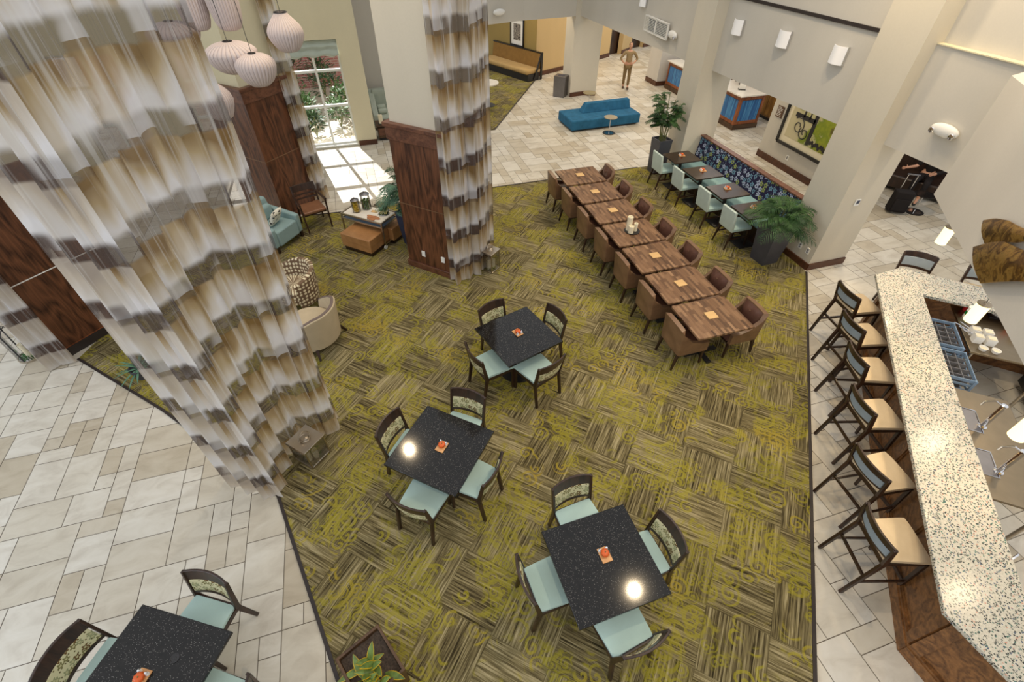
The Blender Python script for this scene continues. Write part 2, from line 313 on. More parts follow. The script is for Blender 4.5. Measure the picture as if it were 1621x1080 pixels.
# patterned sheer drapery: sheer bands alternate with bands that shade from white up to gold-brown (uv: x along the cloth, y height)
def drape(name, whiten, alpha=0.0):
    t = NT(name); uv = t.co('UV'); s2 = t.sep(uv)
    wob = t.noise(t.comb(t.mt('MULTIPLY', s2[0], 2.0), t.mt('MULTIPLY', s2[1], 1.2), 0.0), 1.5, 2)
    z = t.mt('ADD', s2[1], t.mt('MULTIPLY', t.mt('SUBTRACT', wob, .5), .07))
    ph = t.mt('FRACT', t.mt('DIVIDE', t.mt('SUBTRACT', z, .27), .595))
    sheer = t.mt('SUBTRACT', 1.0, t.mt('ADD', t.step(ph, .28, .40), t.mt('SUBTRACT', 1.0, t.step(ph, 0.0, .05))))
    tt = t.mt('ADD', t.mt('DIVIDE', t.mt('SUBTRACT', ph, .34), .66), t.mt('MULTIPLY', t.mt('LESS_THAN', ph, .12), 1.5))
    nz = t.noise(t.comb(t.mt('MULTIPLY', s2[0], 6.0), t.mt('MULTIPLY', s2[1], 1.4), 0.0), 1.0, 2, .5)
    cm = t.step(t.noise(t.comb(t.mt('MULTIPLY', s2[0], 4.0), t.mt('MULTIPLY', s2[1], .9), 7.0), 1.0, 1, .4), .40, .50)
    sheer = t.mt('MULTIPLY', sheer, t.mt('ADD', .35, t.mt('MULTIPLY', cm, .65)))
    stk = t.noise(t.comb(t.mt('MULTIPLY', s2[0], 26.0), t.mt('MULTIPLY', s2[1], .35), 0.0), 1.0, 3, .6)
    f = t.mt('ADD', t.mt('MULTIPLY', tt, .75), t.mt('MULTIPLY', t.mt('SUBTRACT', nz, .42), 1.7))
    oc = t.ramp(f, [(.15, col(240, 238, 240)), (.42, col(222, 212, 198)), (.68, col(190, 168, 132)), (.95, col(142, 114, 74))])
    oc = t.mix(whiten, oc, col(228, 228, 228))
    colr = t.mix(sheer, oc, col(104, 92, 86))
    colr = t.mix(t.mt('MULTIPLY', t.step(stk, .52, .68), .45), colr, col(232, 232, 230))  # pale streaks painted in for light on the folds and doubled cloth
    df = t.n('ShaderNodeBsdfDiffuse'); t.put(df.inputs[0], colr); tl = t.n('ShaderNodeBsdfTranslucent'); t.put(tl.inputs[0], colr)
    m1_ = t.n('ShaderNodeMixShader'); m1_.inputs[0].default_value = .38; t.t.links.new(df.outputs[0], m1_.inputs[1]); t.t.links.new(tl.outputs[0], m1_.inputs[2])
    tp = t.n('ShaderNodeBsdfTransparent'); m2_ = t.n('ShaderNodeMixShader'); t.put(m2_.inputs[0], t.mt('MULTIPLY', t.mt('ADD', .09, t.mt('MULTIPLY', sheer, .24)), t.mt('SUBTRACT', 1.15, t.mt('MULTIPLY', t.step(stk, .50, .66), .6))))
    t.t.links.new(m1_.outputs[0], m2_.inputs[1]); t.t.links.new(tp.outputs[0], m2_.inputs[2])
    out = [n for n in t.t.nodes if n.type == 'OUTPUT_MATERIAL'][0]; t.t.links.new(m2_.outputs[0], out.inputs[0]); t.t.nodes.remove(t.b)
    return t.m
M['drape'] = drape('patterned_sheer', 0.0); M['drape_daylit'] = drape('patterned_sheer_daylit', .40)  # second sheer is the same cloth, daylight put into its colour as whitening

# ---------------------------------------------------------------- mesh helpers
class MB:
    def __init__(s): s.v = []; s.f = []
    def add(s, vs, fs):
        k = len(s.v); s.v += [tuple(q) for q in vs]; s.f += [tuple(i+k for i in q) for q in fs]; return s
    def hexa(s, b, t_): return s.add(list(b)+list(t_), [(3, 2, 1, 0), (4, 5, 6, 7), (0, 1, 5, 4), (1, 2, 6, 5), (2, 3, 7, 6), (3, 0, 4, 7)])
    def box(s, c, d, rz=0, top=1.0):
        x, y, z = c; a, b, h = d[0]/2, d[1]/2, d[2]/2; co, si = math.cos(rz), math.sin(rz)
        def P(u, v, k, m=1): return (x+co*u*m-si*v*m, y+si*u*m+co*v*m, z+k)
        return s.hexa([P(-a, -b, -h), P(a, -b, -h), P(a, b, -h), P(-a, b, -h)], [P(-a, -b, h, top), P(a, -b, h, top), P(a, b, h, top), P(-a, b, h, top)])
    def prism(s, poly, z0, z1):
        n = len(poly); ar = sum(poly[i][0]*poly[(i+1) % n][1]-poly[(i+1) % n][0]*poly[i][1] for i in range(n))
        if ar < 0: poly = poly[::-1]
        vs = [(p[0], p[1], z0) for p in poly]+[(p[0], p[1], z1) for p in poly]
        return s.add(vs, [tuple(range(n-1, -1, -1)), tuple(range(n, 2*n))]+[(i, (i+1) % n, n+(i+1) % n, n+i) for i in range(n)])
    def cyl(s, p0, p1, r0, r1=None, n=14):
        r1 = r0 if r1 is None else r1; p0, p1 = Vector(p0), Vector(p1); d = (p1-p0).normalized()
        a = d.orthogonal().normalized(); b = d.cross(a)
        vs = [p0+r0*(math.cos(2*PI*i/n)*a+math.sin(2*PI*i/n)*b) for i in range(n)]+[p1+r1*(math.cos(2*PI*i/n)*a+math.sin(2*PI*i/n)*b) for i in range(n)]
        return s.add(vs, [tuple(range(n-1, -1, -1)), tuple(range(n, 2*n))]+[(i, (i+1) % n, n+(i+1) % n, n+i) for i in range(n)])
    def bar(s, p0, p1, w_, h_, w1=None, h1=None, upv=(0, 0, 1)):
        p0, p1 = Vector(p0), Vector(p1); d = (p1-p0).normalized(); u = Vector(upv)
        if abs(d.dot(u)) > .98: u = Vector((0, 1, 0))
        a = d.cross(u).normalized(); b = a.cross(d)
        w1 = w_ if w1 is None else w1; h1 = h_ if h1 is None else h1
        def q(p, x, y): return [p-a*x/2-b*y/2, p+a*x/2-b*y/2, p+a*x/2+b*y/2, p-a*x/2+b*y/2]
        return s.hexa(q(p0, w_, h_), q(p1, w1, h1))
    def tube(s, pts, r, n=8, closed=False):
        pts = [Vector(p) for p in pts]; m = len(pts); ring = []
        for i, p in enumerate(pts):
            d = ((pts[(i+1) % m] if closed or i < m-1 else p)-(pts[i-1] if closed or i > 0 else p)).normalized()
            a = d.cross(Vector((.31, .17, .93))).normalized(); b = d.cross(a); rr = r[i] if isinstance(r, (list, tuple)) else r
            ring.append([p+rr*(math.cos(2*PI*k/n)*a+math.sin(2*PI*k/n)*b) for k in range(n)])
        vs = [q for rg in ring for q in rg]; fs = []
        for i in range(m if closed else m-1):
            j = (i+1) % m
            fs += [(i*n+k, i*n+(k+1) % n, j*n+(k+1) % n, j*n+k) for k in range(n)]
        if not closed: fs += [tuple(range(n-1, -1, -1)), tuple((m-1)*n+k for k in range(n))]
        return s.add(vs, fs)
    def lathe(s, prof, n=24, c=(0, 0, 0), sx=1, sy=1):
        vs = []; fs = []; m = len(prof)
        for r, z in prof: vs += [(c[0]+sx*r*math.cos(2*PI*k/n), c[1]+sy*r*math.sin(2*PI*k/n), c[2]+z) for k in range(n)]
        for i in range(m-1): fs += [(i*n+k, i*n+(k+1) % n, (i+1)*n+(k+1) % n, (i+1)*n+k) for k in range(n)]
        if prof[0][0] > 1e-4: fs.append(tuple(range(n-1, -1, -1)))
        if prof[-1][0] > 1e-4: fs.append(tuple((m-1)*n+k for k in range(n)))
        return s.add(vs, fs)
    def ball(s, c, r, n=12, m=8):
        if not isinstance(r, (tuple, list)): r = (r, r, r)
        prof = [(max(math.cos(a), 0), math.sin(a)) for a in [(-PI/2+PI*i/m) for i in range(m+1)]]
        k = len(s.v); s.lathe([(p, z) for p, z in prof], n); s.v[k:] = [(c[0]+x*r[0], c[1]+y*r[1], c[2]+z*r[2]) for x, y, z in s.v[k:]]; return s
    def slab(s, A, B):
        """closed solid between two grids of points (lists of rows)"""
        nu, nv = len(A), len(A[0]); k = len(s.v); s.v += [tuple(p) for r_ in A for p in r_]+[tuple(p) for r_ in B for p in r_]; o = nu*nv
        I = lambda g, i, j: k+g*o+i*nv+j
        for i in range(nu-1):
            for j in range(nv-1):
                s.f.append((I(0, i, j), I(0, i+1, j), I(0, i+1, j+1), I(0, i, j+1))); s.f.append((I(1, i, j), I(1, i, j+1), I(1, i+1, j+1), I(1, i+1, j)))
        for i in range(nu-1):
            s.f.append((I(0, i, 0), I(1, i, 0), I(1, i+1, 0), I(0, i+1, 0))); s.f.append((I(0, i, nv-1), I(0, i+1, nv-1), I(1, i+1, nv-1), I(1, i, nv-1)))
        for j in range(nv-1):
            s.f.append((I(0, 0, j), I(0, 0, j+1), I(1, 0, j+1), I(1, 0, j))); s.f.append((I(0, nu-1, j), I(1, nu-1, j), I(1, nu-1, j+1), I(0, nu-1, j+1)))
        return s
    def build(s, name, mat, parent=None, loc=None, rz=0, bevel=0, sharp=38, seg=2, sub=0):
        me = bpy.data.meshes.new(name); me.from_pydata(s.v, [], s.f); me.update()
        import bmesh
        b = bmesh.new(); b.from_mesh(me); bmesh.ops.remove_doubles(b, verts=b.verts, dist=1e-6); bmesh.ops.recalc_face_normals(b, faces=b.faces); b.to_mesh(me); b.free()
        me.shade_smooth(); me.set_sharp_from_angle(angle=R(sharp))
        me.materials.append(M[mat] if isinstance(mat, str) else mat)
        o = bpy.data.objects.new(name, me); C.objects.link(o)
        if parent: o.parent = parent
        if loc is not None: o.location = loc
        o.rotation_euler.z = rz
        if bevel:
            md = o.modifiers.new('bevel', 'BEVEL'); md.width = bevel; md.segments = seg; md.limit_method = 'ANGLE'; md.angle_limit = R(40)
        if sub: md = o.modifiers.new('sub', 'SUBSURF'); md.levels = sub; md.render_levels = sub
        return o
def tag(o, label=None, cat=None, group=None, kind=None):
    if label: o['label'] = label
    if cat: o['category'] = cat
    if group: o['group'] = group
    if kind: o['kind'] = kind
    return o
def empty(name, label, cat, loc=(0, 0, 0), rz=0, group=None):
    o = bpy.data.objects.new(name, None); C.objects.link(o); o.location = loc; o.rotation_euler.z = rz; o.empty_display_size = .1
    return tag(o, label, cat, group)
def copy_tree(o, parent=None):
    c = o.copy(); C.objects.link(c); c.parent = parent
    for ch in list(o.children): copy_tree(ch, c)
    return c
def put(proto, first, loc, rz, label, group=None):
    o = proto if first else copy_tree(proto)
    o.location = loc; o.rotation_euler.z = rz; o['label'] = label
    if group: o['group'] = group
    return o
def struct(o): o['kind'] = 'structure'; return o
def resample(pts, n):
    pts = [Vector(p) for p in pts]
    # Catmull-Rom, then equal arc lengths
    dense = []
    for i in range(len(pts)-1):
        p0 = pts[max(i-1, 0)]; p1 = pts[i]; p2 = pts[i+1]; p3 = pts[min(i+2, len(pts)-1)]
        for k in range(16):
            u = k/16; dense.append(.5*((2*p1)+(p2-p0)*u+(2*p0-5*p1+4*p2-p3)*u*u+(3*p1-3*p2+p3-p0)*u**3))
    dense.append(pts[-1]); L = [0]
    for a, b in zip(dense, dense[1:]): L.append(L[-1]+(b-a).length)
    out = []; j = 0
    for i in range(n):
        s_ = L[-1]*i/(n-1)
        while j < len(L)-2 and L[j+1] < s_: j += 1
        u = (s_-L[j])/max(L[j+1]-L[j], 1e-9); out.append(dense[j].lerp(dense[j+1], min(max(u, 0), 1)))
    return out, L[-1]

# ================================================================= the room
rng = random.Random(4)
# stone floor: grout bed with laid tiles on a 20 cm module (3x2, 2x3, 2x2, 2x1, 1x2, 1x1)
X0, X1, Y0, Y1 = -8.1, 15.1, -2.23, 23.57
nx, ny = int((X1-X0)/.2), int((Y1-Y0)/.2); used = [[False]*ny for _ in range(nx)]
tiles = MB(); g_ = .004
for j in range(ny):
    for i in range(nx):
        if used[i][j]: continue
        opts = [(3, 2)]*5+[(2, 3)]*3+[(2, 2)]*4+[(2, 1)]*3+[(1, 2)]*3+[(1, 1)]*1
        rng.shuffle(opts); opts.append((1, 1))
        for a, b in opts:
            if i+a <= nx and j+b <= ny and all(not used[i+p][j+q] for p in range(a) for q in range(b)): break
        for p in range(a):
            for q in range(b): used[i+p][j+q] = True
        x, y = X0+i*.2, Y0+j*.2
        k = len(tiles.v); tiles.v += [(x+g_, y+g_, 0), (x+a*.2-g_, y+g_, 0), (x+a*.2-g_, y+b*.2-g_, 0), (x+g_, y+b*.2-g_, 0)]; tiles.f.append((k, k+1, k+2, k+3))
fl = MB().box(((X0+X1)/2, (Y0+Y1)/2, -.0535), (X1-X0, Y1-Y0, .10)).build('floor', 'grout'); struct(fl)
me = bpy.data.meshes.new('tile'); me.from_pydata(tiles.v, [], tiles.f); me.materials.append(M['tile']); o = bpy.data.objects.new('tile', me); C.objects.link(o); o.parent = fl

carpet = [(7.45, 5.40), (2.95, .15), (1.75, -1.25), (-.45, -1.25), (-1.19, 1.38), (-1.80, 3.47), (-3.37, 5.27), (-4.80, 6.72), (-4.6, 7.2), (-4.6, 8.6), (-2.9, 10.2), (-1.6, 10.28), (-.79, 10.22), (2.72, 10.42), (7.3, 10.46), (7.85, 9.83), (7.85, 6.2), (7.5, 6.2)]
struct(MB().prism(carpet, .0005, .008).build('carpet_floor', 'carpet'))
struct(MB().prism([(3.77, 14.02), (6.72, 18.70), (4.4, 21.5), (1.8, 21.5), (1.8, 14.02)], .0005, .008).build('north_carpet_floor', 'carpet'))
e_ = MB()
for a, b in [((7.45, 5.40), (2.95, .15)), ((2.95, .15), (1.75, -1.25)), ((-.45, -1.25), (-1.19, 1.38)), ((-1.19, 1.38), (-1.80, 3.47)), ((-1.8, 3.47), (-3.37, 5.27)), ((-3.37, 5.27), (-4.80, 6.72)), ((-1.6, 10.28), (-.79, 10.22)), ((-.79, 10.22), (2.72, 10.42)), ((2.72, 10.42), (6.6, 10.46)), ((3.77, 14.02), (6.72, 18.70))]:
    e_.bar((a[0], a[1], .009), (b[0], b[1], .009), .035, .012)
struct(e_.build('trim_1', 'black_trim'))

def baseboard(name, segs, parent, h=.13, t_=.018, mat='baseboard'):
    m = MB()
    for a, b in segs: m.bar((a[0], a[1], h/2), (b[0], b[1], h/2), t_*2, h)
    return m.build(name, mat, parent)
# -- east side: headers over the openings, two square columns
def header(name, a, b, z0, z1, th, mat='wall'):
    a, b = Vector(a), Vector(b); d = (b-a).normalized(); n = Vector((-d.y, d.x)) 
    if n.x < 0 and abs(n.x) > .5: n = -n
    if abs(n.x) <= .5 and n.y < 0: n = -n
    return struct(MB().prism([tuple(a), tuple(b), tuple(b+n*th), tuple(a+n*th)], z0, z1).build(name, mat))
ZS, ZL, ZT = 2.32, 3.68, 6.2
col4 = struct(MB().box((7.92, 5.835, ZT/2), (.84, .73, ZT)).build('bar_column', 'column'))
baseboard('baseboard', [((7.49, 5.47), (7.49, 6.2)), ((7.49, 5.46), (8.34, 5.46))], col4)
col2 = struct(MB().box((7.735, 10.165, ZT/2), (.83, .67, ZT)).build('banquette_column', 'column'))
baseboard('baseboard', [((7.31, 9.83), (7.31, 10.5))], col2)
col3 = struct(MB().prism([(7.06, 17.0), (7.06, 16.27), (7.58, 16.33), (7.98, 16.18), (8.25, 17.0)], 0, ZT).build('lobby_column', 'column'))
baseboard('baseboard', [((7.06, 16.26), (7.58, 16.32)), ((7.58, 16.32), (7.97, 16.17))], col3)
header('east_bar_wall', (7.76, 5.47), (7.80, 3.0), ZS, ZL, .38)
header('east_bar_upper_wall', (7.86, 5.47), (7.90, 3.0), ZL, ZT, .3)
struct(MB().box((7.82, 4.25, ZL+.006), (.15, 2.44, .014)).build('trim_2', 'wall_cream'))
header('east_banquette_wall', (7.60, 9.83), (7.74, 6.2), ZS, ZL-.03, .38)
header('east_banquette_upper_wall', (7.60, 9.83), (7.74, 6.2), ZL+.02, ZT, .36)
struct(MB().bar((7.70, 9.83, ZL-.005), (7.84, 6.2, ZL-.005), .26, .05).build('shadow_line', 'black_trim'))  # dark strip painted in for the shadow line of the groove
header('east_lobby_wall', (7.24, 16.3), (7.50, 10.5), ZS, ZT, .36)
header('north_header_wall', (7.06, 16.28), (5.3, 16.12), ZS, ZT, .34)
header('north_west_header_wall', (5.3, 16.12), (1.9, 15.2), ZS, ZT, .34)
# -- north wall with the garden window, niche behind the pillar
WY0 = 13.95; wx0, wx1, wz = -1.40, -.16, 2.55
def wall_with_holes(name, mat, x0, x1, y, th, z1, holes):
    m = MB(); xs = x0
    for (a, b, za, zb) in holes:
        m.box(((xs+a)/2, y+th/2, z1/2), (a-xs, th, z1)); m.box(((a+b)/2, y+th/2, (zb+z1)/2), (b-a, th, z1-zb))
        if za > 0: m.box(((a+b)/2, y+th/2, za/2), (b-a, th, za))
        xs = b
    m.box(((xs+x1)/2, y+th/2, z1/2), (x1-xs, th, z1)); return struct(m.build(name, mat))
wn = wall_with_holes('wall_north', 'wall_cream', -8.0, .36, WY0, .22, ZT, [(-6.2, -4.9, .03, wz), (-3.85, -2.6, .03, wz), (wx0, wx1, .03, wz)])
baseboard('baseboard', [((-2.6, WY0-.005), (wx0, WY0-.005)), ((wx1+.03, WY0-.005), (.36, WY0-.005))], wn)
struct(MB().box((.25, 15.3, ZT/2), (.22, 2.26, ZT)).build('niche_side_wall', 'wall'))
struct(MB().box((1.0, 16.52, ZT/2), (1.72, .2, ZT)).build('niche_back_wall', 'wall'))
def window(name, x0, x1, shade=True):
    r = struct(MB().box(((x0+x1)/2, WY0+.10, .045), (x1-x0, .2, .05)).build(name, 'frame_white'))
    f = MB(); y = WY0+.12
    for x in (x0+.025, x1-.025): f.box((x, y, wz/2+.03), (.05, .09, wz-.06))
    f.box(((x0+x1)/2-.02, y, wz/2+.03), (.05, .08, wz-.06))
    for z in (.09, 1.05, 1.87, wz-.03): f.box(((x0+x1)/2, y, z), (x1-x0, .075, .055))
    f.build('window_frame', 'frame_white', r)
    MB().box(((x0+x1)/2, y+.01, wz/2+.03), (x1-x0-.06, .008, wz-.08)).build('pane', 'glass', r)
    if shade:
        A, B = [], []
        for i in range(13):
            z = wz-.02-i*.028; yy = WY0+.05+.022*math.sin(i*1.15)-(.012*i if i < 12 else .05)
            ra, rb = [], []
            for k in range(21):
                x = x0+.01+(x1-x0-.02)*k/20; zz = z-.02*math.sin(k*.9+i*.4)*(i/12)
                ra.append((x, yy+.008*math.sin(k*1.3), zz)); rb.append((x, yy+.012+.008*math.sin(k*1.3), zz))
            A.append(ra); B.append(rb)
        MB().slab(A, B).build('roman_shade', 'sage_fabric', r)
    return r
window('window_1', wx0, wx1); window('window_2', -3.85, -2.6, False); window('window_3', -6.2, -4.9, False)
# west glazing, seen through the drapery only
ww = struct(MB().box((-8.05, 8.0, .2), (.2, 12.0, .4)).build('west_sill', 'wall_cream'))
ww2 = struct(MB().box((-8.05, 8.0, 4.6), (.2, 12.0, 3.2)).build('wall_west', 'wall_cream'))
wf = MB()
for y in (2.1, 4.5, 6.9, 9.3, 11.7, 13.8): wf.box((-8.05, y, 1.7), (.12, .12, 2.6))
wf.box((-8.05, 8, 1.7), (.1, 12, .08)); struct(wf.build('window_4', 'frame_white'))
# -- pillars with walnut wainscot, turned 45 degrees
def pillar(name, corner, size, cap=2.62, face='column'):
    """corner: the corner nearest the camera; the two visible faces run at 135 and 45 degrees from it"""
    cxp, cyp = corner[0], corner[1]+size/math.sqrt(2)
    r = struct(MB().box((cxp, cyp, ZT/2), (size-.08, size-.08, ZT), R(45)).build(name, face))
    m = MB().box((cxp, cyp, 1.25), (size, size, 2.24), R(45)); m.build('wainscot', 'walnut', r, bevel=.004)
    j = MB().box((cxp, cyp, 1.29), (size+.006, size+.006, .014), R(45)); j.build('joint_strip', 'leather_tan', r)
    k = MB().box((cxp, cyp, 2.46), (size+.05, size+.05, .20), R(45)).box((cxp, cyp, 2.59), (size+.10, size+.10, .06), R(45)); k.build('cap_trim', 'walnut_trim', r, bevel=.006)
    b = MB().box((cxp, cyp, .065), (size+.05, size+.05, .13), R(45)); b.build('baseboard', 'walnut_trim', r, bevel=.005)
    return r
pil = pillar('center_pillar', (1.12, 7.03), 1.05)
for (x, y) in ((.63, 7.50), (.93, 7.20)):
    MB().box((x, y, .37), (.075, .012, .115), R(-45)).build('outlet', 'white', pil, bevel=.003)
pillar('window_pillar', (-1.92, 10.12), 1.12, face='wall_cream')
# the left pillar shows one long walnut face
lw = MB().bar((-5.10, 6.67, 1.31), (-4.05, 7.72, 1.31), .16, 2.6); o = struct(lw.build('left_panelled_wall', 'walnut'))
o.location = (-.057, .057, 0)
struct(MB().bar((-5.2, 6.7, 4.4), (-4.15, 7.75, 4.4), .12, 3.6).build('left_upper_wall', 'wall_cream'))
for z, h, mt_ in ((1.29, .014, 'white'), (.07, .14, 'black_trim'), (.145, .012, 'desk_wood'), (2.6, .12, 'walnut_trim')):
    MB().bar((-5.11, 6.66, z), (-4.05, 7.72, z), .20 if h > .02 else .168, h).build('joint_strip' if h < .02 else 'baseboard' if z < 1 else 'cap_trim', mt_, o)
# -- north-east corner: walls behind the bench, hallway, reception
def wallseg(name, a, b, z1, th, mat, base=True, n=None):
    a, b = Vector(a), Vector(b); d = (b-a).normalized(); nn = Vector((-d.y, d.x))
    if nn.y < 0: nn = -nn
    if n: nn = Vector(n)
    o = struct(MB().prism([tuple(a), tuple(b), tuple(b+nn*th), tuple(a+nn*th)], 0, z1).build(name, mat))
    if base: baseboard('baseboard', [(tuple(a), tuple(b))], o, .15, .02)
    return o
wallseg('bench_wall', (6.72, 18.86), (5.3, 21.8), 2.9, .2, 'wall_olive', n=(.9, .43))
wallseg('bench_end_wall', (6.72, 18.86), (8.15, 19.50), 2.9, .2, 'wall_tan')
wallseg('hall_wall', (8.15, 19.50), (10.71, 20.83), 2.9, .2, 'wall_tan')
wallseg('hall_middle_wall', (11.40, 21.05), (12.10, 21.54), 2.9, .2, 'wall_tan')
wallseg('hall_far_wall', (12.9, 21.9), (14.6, 22.6), 2.9, .2, 'wall_tan')
struct(MB().bar((10.75, 21.15, 1.2), (11.45, 21.4, 1.2), .1, 2.4).build('door_1', 'espresso')); struct(MB().bar((12.15, 21.85, 1.2), (12.95, 22.2, 1.2), .1, 2.4).build('door_2', 'espresso'))
struct(MB().box((12.0, 16.93, 1.45), (2.9, .76, 2.9)).build('hall_right_wall', 'wall_light')); baseboard('baseboard', [((10.54, 16.55), (10.54, 17.31)), ((10.55, 16.54), (13.4, 16.54))], bpy.data.objects['hall_right_wall'], .15, .02)
struct(MB().box((10.22, 8.85, 1.45), (.24, 2.9, 2.9)).build('art_wall', 'wall')); baseboard('baseboard', [((10.09, 10.30), (10.09, 7.4)), ((10.1, 10.31), (10.34, 10.31))], bpy.data.objects['art_wall'], .15, .02)
struct(MB().box((13.6, 7.0, 1.45), (.2, 4.2, 2.9)).build('lounge_wall', 'wall_dark')); struct(MB().box((13.5, 4.2, 1.45), (.2, 1.3, 2.9)).build('lounge_south_wall', 'wall_olive'))
struct(MB().box((12.0, 9.15, 1.45), (3.3, .2, 2.9)).build('lounge_north_wall', 'wall_dark'))
# -- hanging wall above the bar
BH = [(7.04, 3.98), (3.90, .06), (3.1, -1.0), (4.6, -2.0), (8.6, 3.0), (8.0, 4.22)]
bulk = struct(MB().prism([(7.04, 3.98), (3.1, -.945), (3.55, -1.2), (7.75, 4.15)], 2.30, 3.71).build('hanging_wall', 'wall_light'))

# ================================================================= outside the window
struct(MB().box((-3.5, 18.6, -.06), (9.0, 9.0, .1)).build('garden_ground', 'mulch'))
gw = MB().box((-3.5, 19.9, 1.4), (9, .25, 2.8)); tag(gw.build('brick_wall', 'brick'), 'red brick garden wall beyond the shrubs outside the window', 'wall')
for k, (x, y, rz) in enumerate([(-1.0, 18.3, .1)]):
    tag(MB().bar((-2.4, 17.9, 2.3), (.3, 18.8, 1.9), .12, .16).bar((-2.2, 17.9, 0), (-2.2, 17.95, 2.3), .12, .12).bar((.1, 18.7, 0), (.1, 18.72, 1.9), .12, .12).build('garden_rail', 'frame_white'), 'white sloping rail in front of the brick wall outside', 'rail')
struct(MB().box((-.9, 14.5, .0), (1.8, .5, .02)).build('garden_path', 'marble'))

def leaf(m, p, d, L, W, up_=(0, 0, 1), droop=.3, n=3):
    """a folded leaf blade with thickness, from p along d"""
    p = Vector(p); d = Vector(d).normalized(); s_ = d.cross(Vector(up_)); s_ = s_.normalized() if s_.length > 1e-3 else Vector((1, 0, 0)); nrm = s_.cross(d)
    A, B = [], []
    for i in range(n+1):
        u = i/n; wd_ = W*math.sin(PI*min(.98, .12+.86*u)); c = p+d*L*u-Vector((0, 0, 1))*droop*L*u*u
        A.append([c-s_*wd_/2, c+nrm*W*.12, c+s_*wd_/2]); B.append([q-nrm*.0025 for q in A[-1]])
    m.slab(A, B)
def shrub(loc, r, h, seed, label):
    g = random.Random(seed); e = empty('garden_shrub', label, 'shrub', loc, group='shrubs outside the window'); fo = MB()
    for k in range(170):
        a, b = g.uniform(0, 2*PI), math.acos(g.uniform(-.3, 1)); d = Vector((math.cos(a)*math.sin(b), math.sin(a)*math.sin(b), math.cos(b))); rr = g.uniform(.35, 1)
        leaf(fo, (d.x*r*rr, d.y*r*rr, h*.5+d.z*h*.5*rr), d+Vector((g.uniform(-.6, .6), g.uniform(-.6, .6), .3)), .16, .07, droop=.3, n=2)
    fo.build('foliage', 'green' if seed % 2 else 'green_dark', e)
    st = MB()
    for k in range(5): a = k*1.3; st.tube([(0, 0, 0), (math.cos(a)*r*.3, math.sin(a)*r*.3, h*.4), (math.cos(a)*r*.5, math.sin(a)*r*.5, h*.75)], .012)
    st.build('stem', 'bamboo', e)
for k, (x, y, r, h, lb) in enumerate([(-1.25, 14.95, .28, .75, 'small light shrub just outside the left window pane'), (-.55, 15.6, .36, .8, 'low shrub outside the lower right window pane'), (-.75, 17.4, .6, 1.2, 'large round shrub in the middle of the window view'), (-1.9, 17.2, .5, 1.1, 'dark shrub outside the left middle pane'), (-1.9, 18.95, .6, 1.5, 'shrub against the left part of the brick wall'), (-.35, 16.5, .38, 1.0, 'leafy shrub at the right edge of the window view'), (-3.3, 15.6, .5, 1.0, 'shrub outside the window behind the drapery'), (-1.45, 16.2, .34, .8, 'mid sized shrub behind the small light shrub outside the window'), (-.95, 18.95, .42, 1.3, 'tall shrub right before the middle of the brick wall')]):
    shrub((x, y, 0), r, h, k, lb)

# ================================================================= drapery
def drapery(name, label, pts, z0, z1, mat, fold=.27, amp=.055, seed=1, group=None, fan=(0, 0)):
    g = random.Random(seed); P, L = resample([(x, y, 0) for x, y in pts], max(60, int(1)));
    n = int(L/.014); P, L = resample([(x, y, 0) for x, y in pts], n); rows = 26
    ph = [g.uniform(-.5, .5) for _ in range(int(L/fold)+3)]; vs, fs, uvs = [], [], []
    for j in range(rows+1):
        v = j/rows; z = z0+(z1-z0)*v
        for i, p in enumerate(P):
            d = (P[min(i+1, n-1)]-P[max(i-1, 0)]).normalized(); nn = Vector((-d.y, d.x, 0)); s_ = L*i/(n-1)
            k = s_/fold; kk = int(k); lv = ph[kk]*(1-(k-kk))+ph[kk+1]*(k-kk)
            a = amp*(1.0-.25*v)*(.75+.6*abs(lv)); q = 2*PI*k+lv*1.4
            off = a*(math.sin(q)+.22*math.sin(2*q+lv*3)); al = .018*math.sin(2*q)
            sw = min(1, max(0, (z-1.0)/3.0)); sw = sw*sw*(3-2*sw)*s_/L
            vs.append((p.x+nn.x*off+d.x*al+fan[0]*sw, p.y+nn.y*off+d.y*al+fan[1]*sw, z+(.012*math.sin(q) if j == 0 else 0))); uvs.append((s_*1.25, z))
    for j in range(rows):
        for i in range(n-1): fs.append((j*n+i, j*n+i+1, (j+1)*n+i+1, (j+1)*n+i))
    me = bpy.data.meshes.new(name); me.from_pydata(vs, [], fs); ul = me.uv_layers.new(name='UVMap')
    for lp in me.loops: ul.data[lp.index].uv = uvs[lp.vertex_index]
    me.shade_smooth(); me.materials.append(M[mat]); o = bpy.data.objects.new(name, me); C.objects.link(o)
    return tag(o, label, 'curtain', group)
drapery('drapery', 'tall patterned sheer curtain hanging behind the lantern at the carpet edge', [(-1.86, 3.47), (-1.76, 3.50), (-1.72, 3.78), (-1.58, 4.12), (-1.34, 4.20), (-1.20, 4.16), (-1.02, 4.40)], .025, 6.2, 'drape', .27, .066, 3, None, (.085, .02))
drapery('drapery', 'daylit left part of the big sheer curtain, hanging over the stone floor', [(-2.42, 3.88), (-2.22, 3.68), (-2.02, 3.56), (-1.84, 3.44), (-1.74, 3.42)], .025, 6.2, 'drape_daylit', .24, .045, 5)
drapery('drapery', 'patterned sheer curtain hanging in front of the walnut pillar beside the long tables', [(1.04, 7.06), (1.15, 6.90), (1.36, 7.04), (1.60, 7.10), (1.78, 7.38), (1.96, 7.68)], .025, 6.2, 'drape', .24, .05, 8)
drapery('drapery', 'sheer curtain at the left edge before the dark walnut wall', [(-5.30, 6.98), (-5.27, 6.80), (-5.12, 6.60), (-4.94, 6.58), (-4.80, 6.70)], .025, 6.2, 'drape_daylit', .28, .05, 11)
